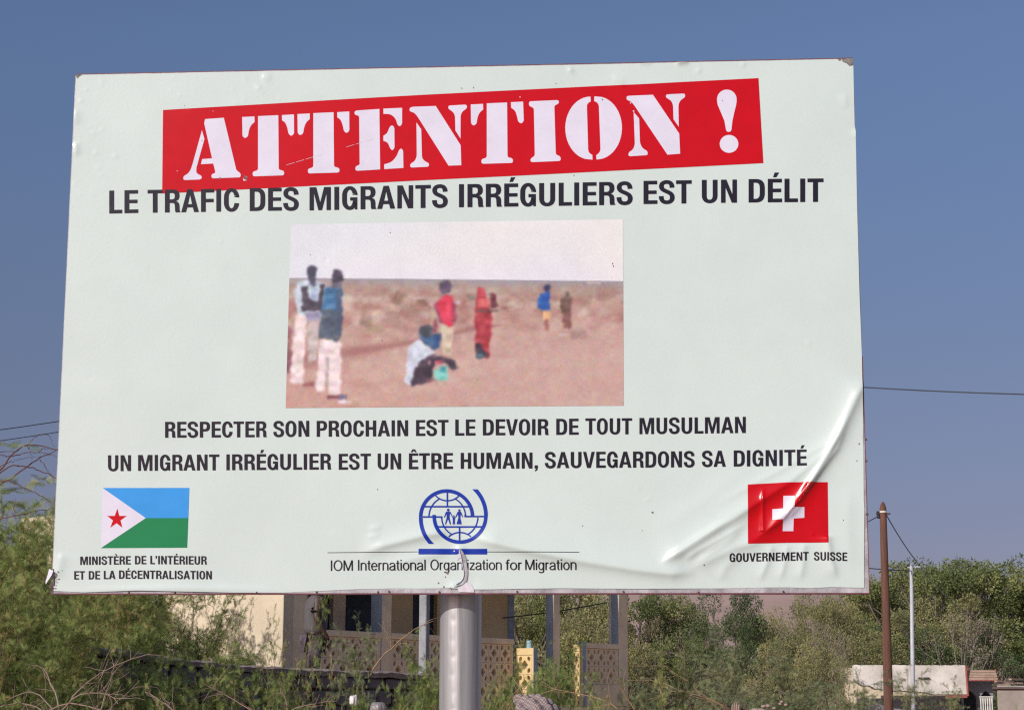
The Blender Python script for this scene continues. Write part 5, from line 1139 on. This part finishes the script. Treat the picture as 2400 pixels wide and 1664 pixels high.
TE = tproto(105, M_pale, L_olive, clumps=46, per=320, branchy=1.0, R_=2.8); TF = tproto(106, M_bark, L_olive, clumps=60, R_=3.4, H=5.2, per=520)
def tree(pr, px, top, Y, label, group, wide=1.0, name='tree'):
    x = xat(px, Y, top); z = zat(top, Y, px); k = z / pr[2]; e = empty(name, (x, Y, 0), label, 'tree', group, random.Random(px * 17 + int(Y)).uniform(0, 6.28)); e.scale = (k * wide, k * wide, k)
    link('trunk', pr[0], e); link('crown', pr[1], e); return e
gT = 'trees behind the low houses'; gP = 'trees behind the porch'
for a in [(TB, 2170, 1322, 74, 'bushy green tree just right of the wooden pole'), (TA, 2105, 1345, 78, 'olive tree between the wooden pole and the pale pole', .8), (TB, 2240, 1318, 80, 'tall green tree behind the end of the cream roof'),
          (TA, 2300, 1372, 84, 'olive tree in the dip of the tree line, right side'), (TB, 2395, 1318, 76, 'tall green tree at the right picture edge', 1.1), (TC, 2400, 1480, 62, 'dark leafy tree beside the flat-roofed shed', 1.1),
          (TC, 2130, 1470, 64, 'dark green round tree standing right behind the cream roof', .9), (TD, 2262, 1440, 62, 'grey half-bare tree rising over the end of the cream roof', .8), (TD, 2040, 1350, 80, 'grey sparse tree beside the billboard corner', .8),
          (TE, 2010, 1400, 76, 'thin olive tree with pale branches under the billboard corner', .9), (TC, 2330, 1530, 66, 'dark shaded tree behind the arched house', 1.2), (TE, 2330, 1345, 90, 'loose olive tree behind the dip in the tree line', .9), (TA, 2200, 1400, 70, 'olive tree behind the pale metal pole', .9)]:
    tree(*a[:5], gT, a[5] if len(a) > 5 else 1.0)
for a in [(TF, 1240, 1335, 58, 'wide olive tree seen through the open porch', .8), (TA, 1170, 1340, 66, 'olive tree behind the porch blue pilaster', .8), (TB, 1330, 1372, 62, 'green tree seen between the last two porch columns', .7), (TE, 1395, 1425, 56, 'sparse greyish tree behind the porch parapet', .7),
          (TB, 1500, 1388, 64, 'green bushy tree right of the last porch column', .8), (TF, 1575, 1400, 66, 'wide olive tree under the middle right of the billboard', .42), (TC, 1722, 1388, 60, 'compact dark green tree against the pink hillside', .74),
          (TC, 1700, 1470, 56, 'low dark shrubby tree at the foot of the dark tree', .6), (TF, 1890, 1392, 66, 'broad olive tree under the billboard near its right corner', .52), (TE, 1820, 1452, 60, 'thin olive tree right of the dark tree', .55),
          (TD, 1935, 1455, 58, 'grey bare tree with pale stem below the billboard corner', .45), (TA, 1930, 1420, 68, 'olive tree behind the bare pale-stemmed tree', .8), (TF, 1990, 1470, 62, 'wide low olive tree left of the wooden pole', .8), (TB, 1640, 1490, 62, 'low green tree left of the dark tree', .5),
          (TF, 1860, 1490, 54, 'low rounded olive tree among the green mounds', .6), (TF, 1420, 1470, 56, 'low olive tree behind the last porch column', .7)]:
    tree(*a[:5], gP, a[5] if len(a) > 5 else 1.0)

# ------------------------------------------------------------------ litter and small things
M_bagm = mat('dusty_grey_plastic', (.24, .215, .215), rough=.35, var=.12, scale=8, bump=.2, bscale=18)
def lump(name, px, py, Y, w_, h_, seed, mt, label, cat, group=None, crumple=.10, sub=4):
    bm = bmesh.new(); bmesh.ops.create_icosphere(bm, subdivisions=sub, radius=1); r_ = np.random.RandomState(seed); ph = r_.uniform(0, 6, (6,)); 
    for v_ in bm.verts:
        c = v_.co; k = 1 + crumple * (math.sin(c.x * 5 + ph[0]) * math.sin(c.y * 4 + ph[1]) + .6 * abs(math.sin(c.z * 7 + c.x * 6 + ph[2])) + .3 * math.sin(c.x * 13 + c.y * 11 + ph[3]))
        v_.co = Vector((c.x * w_ / 2 * k, c.y * w_ / 2 * k * .8, c.z * h_ / 2 * k))
    me = bpy.data.meshes.new(name); bm.to_mesh(me); bm.free(); me.polygons.foreach_set('use_smooth', [True] * len(me.polygons)); me.materials.append(mt)
    o = link(name, me); o.location = at(px, py, Y); return tag(o, label, cat, group)
lump('plastic_bag', 886, 1660, 12.6, .105, .085, 5, M_bagm, 'rounded grey bag at the bottom edge left of the pole', 'plastic bag', None)
lump('paper_scrap', 829, 1640, 12.5, .045, .055, 6, mat('white_scrap_paper', (.72, .68, .68), rough=.7), 'small white crumpled scrap in the bush left of the pole', 'scrap', None, .3, 3)
# a person standing side-on before the porch, mostly behind the bush
bank = MB(); c = hp(.9, .75); bank.box((c[0], c[1], 0), (3.4, 1.44, FLOOR - .02), HRZ, .94); tag(bank.build('earth_bank', M_sand, None, bevel=.05), 'raised earth bank along the porch parapet, hidden by bushes', 'earth bank')
def skin_body(name, verts, edges_, radii, mt, parent, sub=2):
    me = bpy.data.meshes.new(name); me.from_pydata(verts, edges_, []); o = bpy.data.objects.new(name, me); C.objects.link(o); me.materials.append(mt)
    md = o.modifiers.new('skin', 'SKIN'); md.use_smooth_shade = True
    for d_, r_ in zip(me.skin_vertices[0].data, radii): d_.radius = r_ if isinstance(r_, tuple) else (r_, r_)
    me.skin_vertices[0].data[0].use_root = True
    o.modifiers.new('sub', 'SUBSURF').levels = sub; o.modifiers['sub'].render_levels = sub
    bpy.context.view_layer.update(); ev = o.evaluated_get(bpy.context.evaluated_depsgraph_get()); m2 = bpy.data.meshes.new_from_object(ev)
    bpy.data.objects.remove(o); m2.polygons.foreach_set('use_smooth', [True] * len(m2.polygons))
    return link(name, m2, parent, mt)
M_skin = mat('dark_skin', (.065, .035, .022), rough=.55, var=.08); M_shirt = mat('dusty_grey_shirt', (.11, .097, .10), rough=.9, var=.10, scale=5, bump=.3, bscale=14)
M_cloth2 = mat('mauve_grey_trousers', (.12, .09, .11), rough=.9, var=.15, scale=5, bump=.3, bscale=14); M_hair = mat('black_hair', (.015, .012, .012), rough=.8)
Yq = 25.9; per = empty('person', (xat(736, Yq, 1480), Yq, FLOOR - .02), 'person in grey shirt and dark trousers standing side-on before the dark porch window', 'person', None, rad(20))
# faces +x; one continuous body from pelvis to head, arms and legs
hv = [(0, 0, .90), (.02, 0, 1.05), (.03, 0, 1.22), (.0, 0, 1.38), (.03, 0, 1.47), (.06, 0, 1.55), (.07, 0, 1.64),
      (.0, .17, 1.38), (-.03, .22, 1.12), (.10, .21, .93), (.15, .20, .86), (.0, -.17, 1.38), (-.03, -.22, 1.12), (.10, -.21, .93), (.15, -.20, .86),
      (.0, .09, .84), (.03, .10, .46), (-.01, .10, .08), (.0, -.09, .84), (-.02, -.10, .46), (-.06, -.10, .08), (.14, .10, .035), (.09, -.10, .035)]
he = [(0, 1), (1, 2), (2, 3), (3, 4), (4, 5), (5, 6), (3, 7), (7, 8), (8, 9), (9, 10), (3, 11), (11, 12), (12, 13), (13, 14), (0, 15), (15, 16), (16, 17), (0, 18), (18, 19), (19, 20), (17, 21), (20, 22)]
hr = [.13, .12, .125, .12, .058, .075, .082, .062, .045, .034, .026, .062, .045, .034, .026, .085, .06, .042, .085, .06, .042, .035, .035]
skin_body('body', hv, he, hr, M_skin, per)
tv = hv[:5] + [hv[7], (-.02, .20, 1.22), hv[11], (-.02, -.20, 1.22)]; tv[4] = (.015, 0, 1.43)
skin_body('shirt', tv, [(0, 1), (1, 2), (2, 3), (3, 4), (3, 5), (5, 6), (3, 7), (7, 8)], [.17, .17, .175, .165, .09, .10, .085, .10, .085], M_shirt, per)
lv_ = [hv[0], hv[15], hv[16], (-.01, .10, .12), hv[18], hv[19], (-.06, -.10, .12)]
skin_body('trousers', lv_, [(0, 1), (1, 2), (2, 3), (0, 4), (4, 5), (5, 6)], [.145, .105, .082, .07, .105, .082, .07], M_cloth2, per)
bm = bmesh.new(); bmesh.ops.create_icosphere(bm, subdivisions=3, radius=1)
for v_ in bm.verts: v_.co = Vector((.055 + v_.co.x * .098, v_.co.y * .085, 1.665 + max(v_.co.z, -.1 if v_.co.x < .1 else .25) * .085))
me = bpy.data.meshes.new('hair'); bm.to_mesh(me); bm.free(); me.polygons.foreach_set('use_smooth', [True] * len(me.polygons)); link('hair', me, per, M_hair)
m = MB()
m.tube([(.135, 0, 1.66), (.165, 0, 1.625), (.14, 0, 1.612)], [.010, .018, .012], 6); m.build('nose', M_skin, per, True)
for hy, hx_, hz in ((.20, .15, .86), (-.20, .15, .86)):
    for k in range(4):
        m = MB(); y = hy - .03 + k * .018; l = (.062, .075, .07, .055)[k]; m.tube([(hx_, y, hz), (hx_ + .02, y, hz - l * .5), (hx_ + .022, y, hz - l)], [.010, .009, .006], 6); m.build('finger', M_skin, per, True)
    m = MB(); sg_ = 1 if hy > 0 else -1; m.tube([(hx_, hy - .025 * sg_, hz + .02), (hx_ + .045, hy - .03 * sg_, hz - .01), (hx_ + .05, hy - .03 * sg_, hz - .035)], [.012, .010, .007], 6); m.build('thumb', M_skin, per, True)
# checked cloth thrown over the bush
m_ck, t_, b_ = new_mat('checked_cloth'); ck = t_.nodes.new('ShaderNodeTexChecker'); uvn = t_.nodes.new('ShaderNodeAttribute'); uvn.attribute_name = 'weave'; ck.inputs['Scale'].default_value = 1
ck.inputs[1].default_value = (.34, .28, .27, 1); ck.inputs[2].default_value = (.19, .135, .13, 1); t_.links.new(uvn.outputs['Vector'], ck.inputs[0]); t_.links.new(ck.outputs[0], b_.inputs['Base Color']); b_.inputs['Roughness'].default_value = .9
nu, nv = 70, 50; V_, W_ = [], []
p0 = at(1268, 1668, 13.0)
for j in range(nv + 1):
    for i in range(nu + 1):
        a, b = i / nu - .5, j / nv - .5; x = a * .36; y = b * .32
        z = .085 * math.cos(a * 2.4) * math.cos(b * 2.4) - .20 * max(0, a + .02) ** 1.4 + .012 * math.sin(a * 22 + b * 9) + .010 * math.sin(b * 25 - a * 6) - .02 * max(0, -a - .3)
        V_.append((x, y, z)); W_.append((a * 34, b * 30, .5))
me = bpy.data.meshes.new('checked_cloth'); me.from_pydata(V_, [], [(j * (nu + 1) + i, j * (nu + 1) + i + 1, (j + 1) * (nu + 1) + i + 1, (j + 1) * (nu + 1) + i) for j in range(nv) for i in range(nu)])
at2 = me.attributes.new('weave', 'FLOAT_VECTOR', 'POINT'); at2.data.foreach_set('vector', np.array(W_, np.float32).ravel()); me.polygons.foreach_set('use_smooth', [True] * len(me.polygons)); me.materials.append(m_ck)
o = link('checked_cloth', me); o.location = p0; o.rotation_euler = (rad(28), rad(6), rad(8)); tag(o, 'pink and brown checked cloth draped over the bush right of the pole', 'cloth')
md = o.modifiers.new('thickness', 'SOLIDIFY'); md.thickness = .004
# hacked stump
st_ = empty('hacked_stump', tuple(at(1722, 1660, 16.8)), 'dark hacked stump with pale split wood at the bottom right', 'stump')
rr = random.Random(8)
for k in range(26):
    a = rad(rr.uniform(0, 360)); l = rr.uniform(.08, .17); tl = rr.uniform(.15, .8); m = MB(); d = Vector((math.cos(a) * math.sin(tl), math.sin(a) * math.sin(tl), math.cos(tl)))
    b0 = Vector((math.cos(a) * .03, math.sin(a) * .03, -.10)); m.tube([b0, b0 + d * (l * .6), b0 + d * (l + .02)], [.012, .009, .002], 5); m.build('shoot', M_bolt, st_)
for k in range(4):
    m = MB(); x = -.03 + k * .018; m.tube([(x, -.06, -.10), (x + .004, -.065, .02), (x + .01, -.06, .075 - abs(k - 1.5) * .02)], [.012, .010, .002], 5); m.build('split_wood', M_dry, st_)
M_rock = mat('pinkish_rubble_stone', (.36, .25, .20), rough=.95, var=.2, scale=5, bump=.5, bscale=8)
def mound(px, top, Y, rx, ry, label):
    c = at(px, top, Y); n, k = 40, 14; V_ = [(0, 0, c.z)]; r_ = random.Random(px)
    for i in range(1, k + 1):
        t = i / k
        for j in range(n):
            a = 2 * math.pi * j / n; q_ = 1 + .12 * math.sin(3 * a + px) + .06 * r_.uniform(-1, 1); V_.append((rx * t * q_ * math.cos(a), ry * t * q_ * math.sin(a), c.z * (1 - t ** 2.2) - (.05 if i == k else 0) + r_.uniform(-.012, .012)))
    f_ = [(0, 1 + j, 1 + (j + 1) % n) for j in range(n)] + [(1 + (i - 1) * n + j, 1 + i * n + j, 1 + i * n + (j + 1) % n, 1 + (i - 1) * n + (j + 1) % n) for i in range(1, k) for j in range(n)]
    m = MB(); m.add(V_, f_); o = m.build('earth_mound', M_sand, None, True); o.location = (c.x, c.y, 0); return tag(o, label, 'mound')
mound(1775, 1660, 17.0, .62, .6, 'pinkish earth mound under the hacked stump at the bottom right')
mound(1215, 1668, 14.2, 1.5, 1.3, 'earth mound at the bottom edge right of the steel pole')
for k, (px, py, Y, w_, lb) in enumerate(((1790, 1644, 16.4, .06, 'pinkish chip just right of the hacked stump'), (1800, 1643, 16.6, .065, 'largest pinkish stone right of the stump'), (1829, 1638, 17.2, .05, 'upper pinkish stone on the mound right of the stump'), (1815, 1648, 16.3, .045, 'lower small chip on the mound right of the stump'),
                                     (1842, 1640, 16.8, .05, 'pale chip furthest from the stump on the mound'), (1832, 1633, 17.0, .05, 'topmost pale chip on the mound'))):
    lump('rock', px, py + 11, Y, w_ * .75, w_ * .5, k + 20, M_rock, lb, 'rock', 'chips on the mound by the stump', .16, 2)
# reaching thorn branches against the sky at the left edge
def reach():
    base = Vector((xat(-150, 13.0, 1600), 13.0, 0)); e = empty('thorn_branches', tuple(base), 'reddish arching thorn branches against the sky left of the billboard', 'shrub')
    K = lambda pts: [(x / 3.629, 960 + y / 3.629) for x, y in pts]; r_ = random.Random(4)
    L_ = [[(-420, 1500), (-250, 900), (-60, 600), (0, 505), (90, 395), (170, 322), (240, 295), (340, 305), (480, 332), (620, 400)], [(-300, 800), (-150, 480), (0, 380), (60, 395), (90, 400)], [(-400, 1300), (-160, 800), (0, 640), (130, 560), (250, 470), (350, 400), (480, 340), (600, 300)],
          [(-260, 900), (-100, 620), (0, 522), (120, 470), (250, 485), (350, 530), (450, 558), (560, 640)], [(-100, 640), (60, 600), (150, 640), (330, 720), (450, 790), (560, 900)], [(330, 412), (400, 500), (450, 580), (470, 640)],
          [(240, 292), (300, 236), (360, 208), (410, 210), (440, 260), (470, 330)], [(-200, 960), (0, 928), (200, 885), (300, 860), (440, 840), (560, 850)], [(85, 398), (200, 372), (330, 364), (440, 382), (540, 430)], [(232, 300), (262, 360), (272, 430)],
          [(20, 910), (40, 850), (45, 800)], [(125, 900), (122, 820), (128, 750)], [(330, 352), (380, 330), (470, 345)], [(-40, 375), (60, 352), (150, 355)], [(-60, 520), (60, 460), (160, 420), (260, 398), (330, 400)]]
    rad0 = [.009, .005, .008, .007, .005, .003, .003, .005, .004, .0025, .0025, .0025, .0025, .003, .003]; paths = []; LP, LD = [], []
    for pts, r0 in zip(L_, rad0):
        dep = 13.0 + r_.uniform(-.35, .35); P = np.array([tuple(at(x, y, dep + .03 * i)) for i, (x, y) in enumerate(K(pts))]); P -= np.array(base)
        q = np.linspace(0, len(P) - 1, 24); P2 = np.stack([np.interp(q, range(len(P)), P[:, k]) for k in range(3)], 1); P2[1:-1] = (P2[:-2] + 2 * P2[1:-1] + P2[2:]) / 4
        P2 += np.random.RandomState(int(r0 * 1e4)).randn(24, 3) * .004; paths.append((P2, np.linspace(r0, r0 * .3, 24)))
    for (x0, y0, x1, y1, n) in ((0, 290, 160, 300, 9), (200, 290, 250, 320, 3), (0, 570, 90, 640, 12), (230, 640, 420, 580, 9), (330, 570, 400, 610, 6), (0, 680, 160, 700, 14), (0, 770, 170, 800, 14), (140, 700, 240, 640, 5), (120, 860, 230, 820, 6), (0, 820, 60, 860, 9)):
        for i in range(n):
            t = r_.random(); p = at((x0 + (x1 - x0) * t + r_.uniform(-8, 8)) / 3.629, 960 + (y0 + (y1 - y0) * t + r_.uniform(-10, 10)) / 3.629, 13 + r_.uniform(-.2, .2)) - base; LP.append(tuple(p)); LD.append((r_.choice((-1, 1, 1)) * .8, r_.uniform(-.4, .4), r_.uniform(-.35, .25)))
    v, f = tubes_np(paths, 5); o = link('branches', mesh_np('branches', v, [f], smooth=True), e, M_red)
    lv, lf, tn = stamp(FT_v, FT_f, np.array(LP), np.array(LD, float), np.random.RandomState(2).uniform(.05, .10, len(LP)), 3, np.random.RandomState(3).uniform(.3, .8, len(LP))); link('foliage', mesh_np('foliage', lv, [lf], tn), e, G1)
M_red = mat('reddish_bark', (.20, .09, .065), rough=.85, scale=6, col2=(.13, .06, .05)); reach()
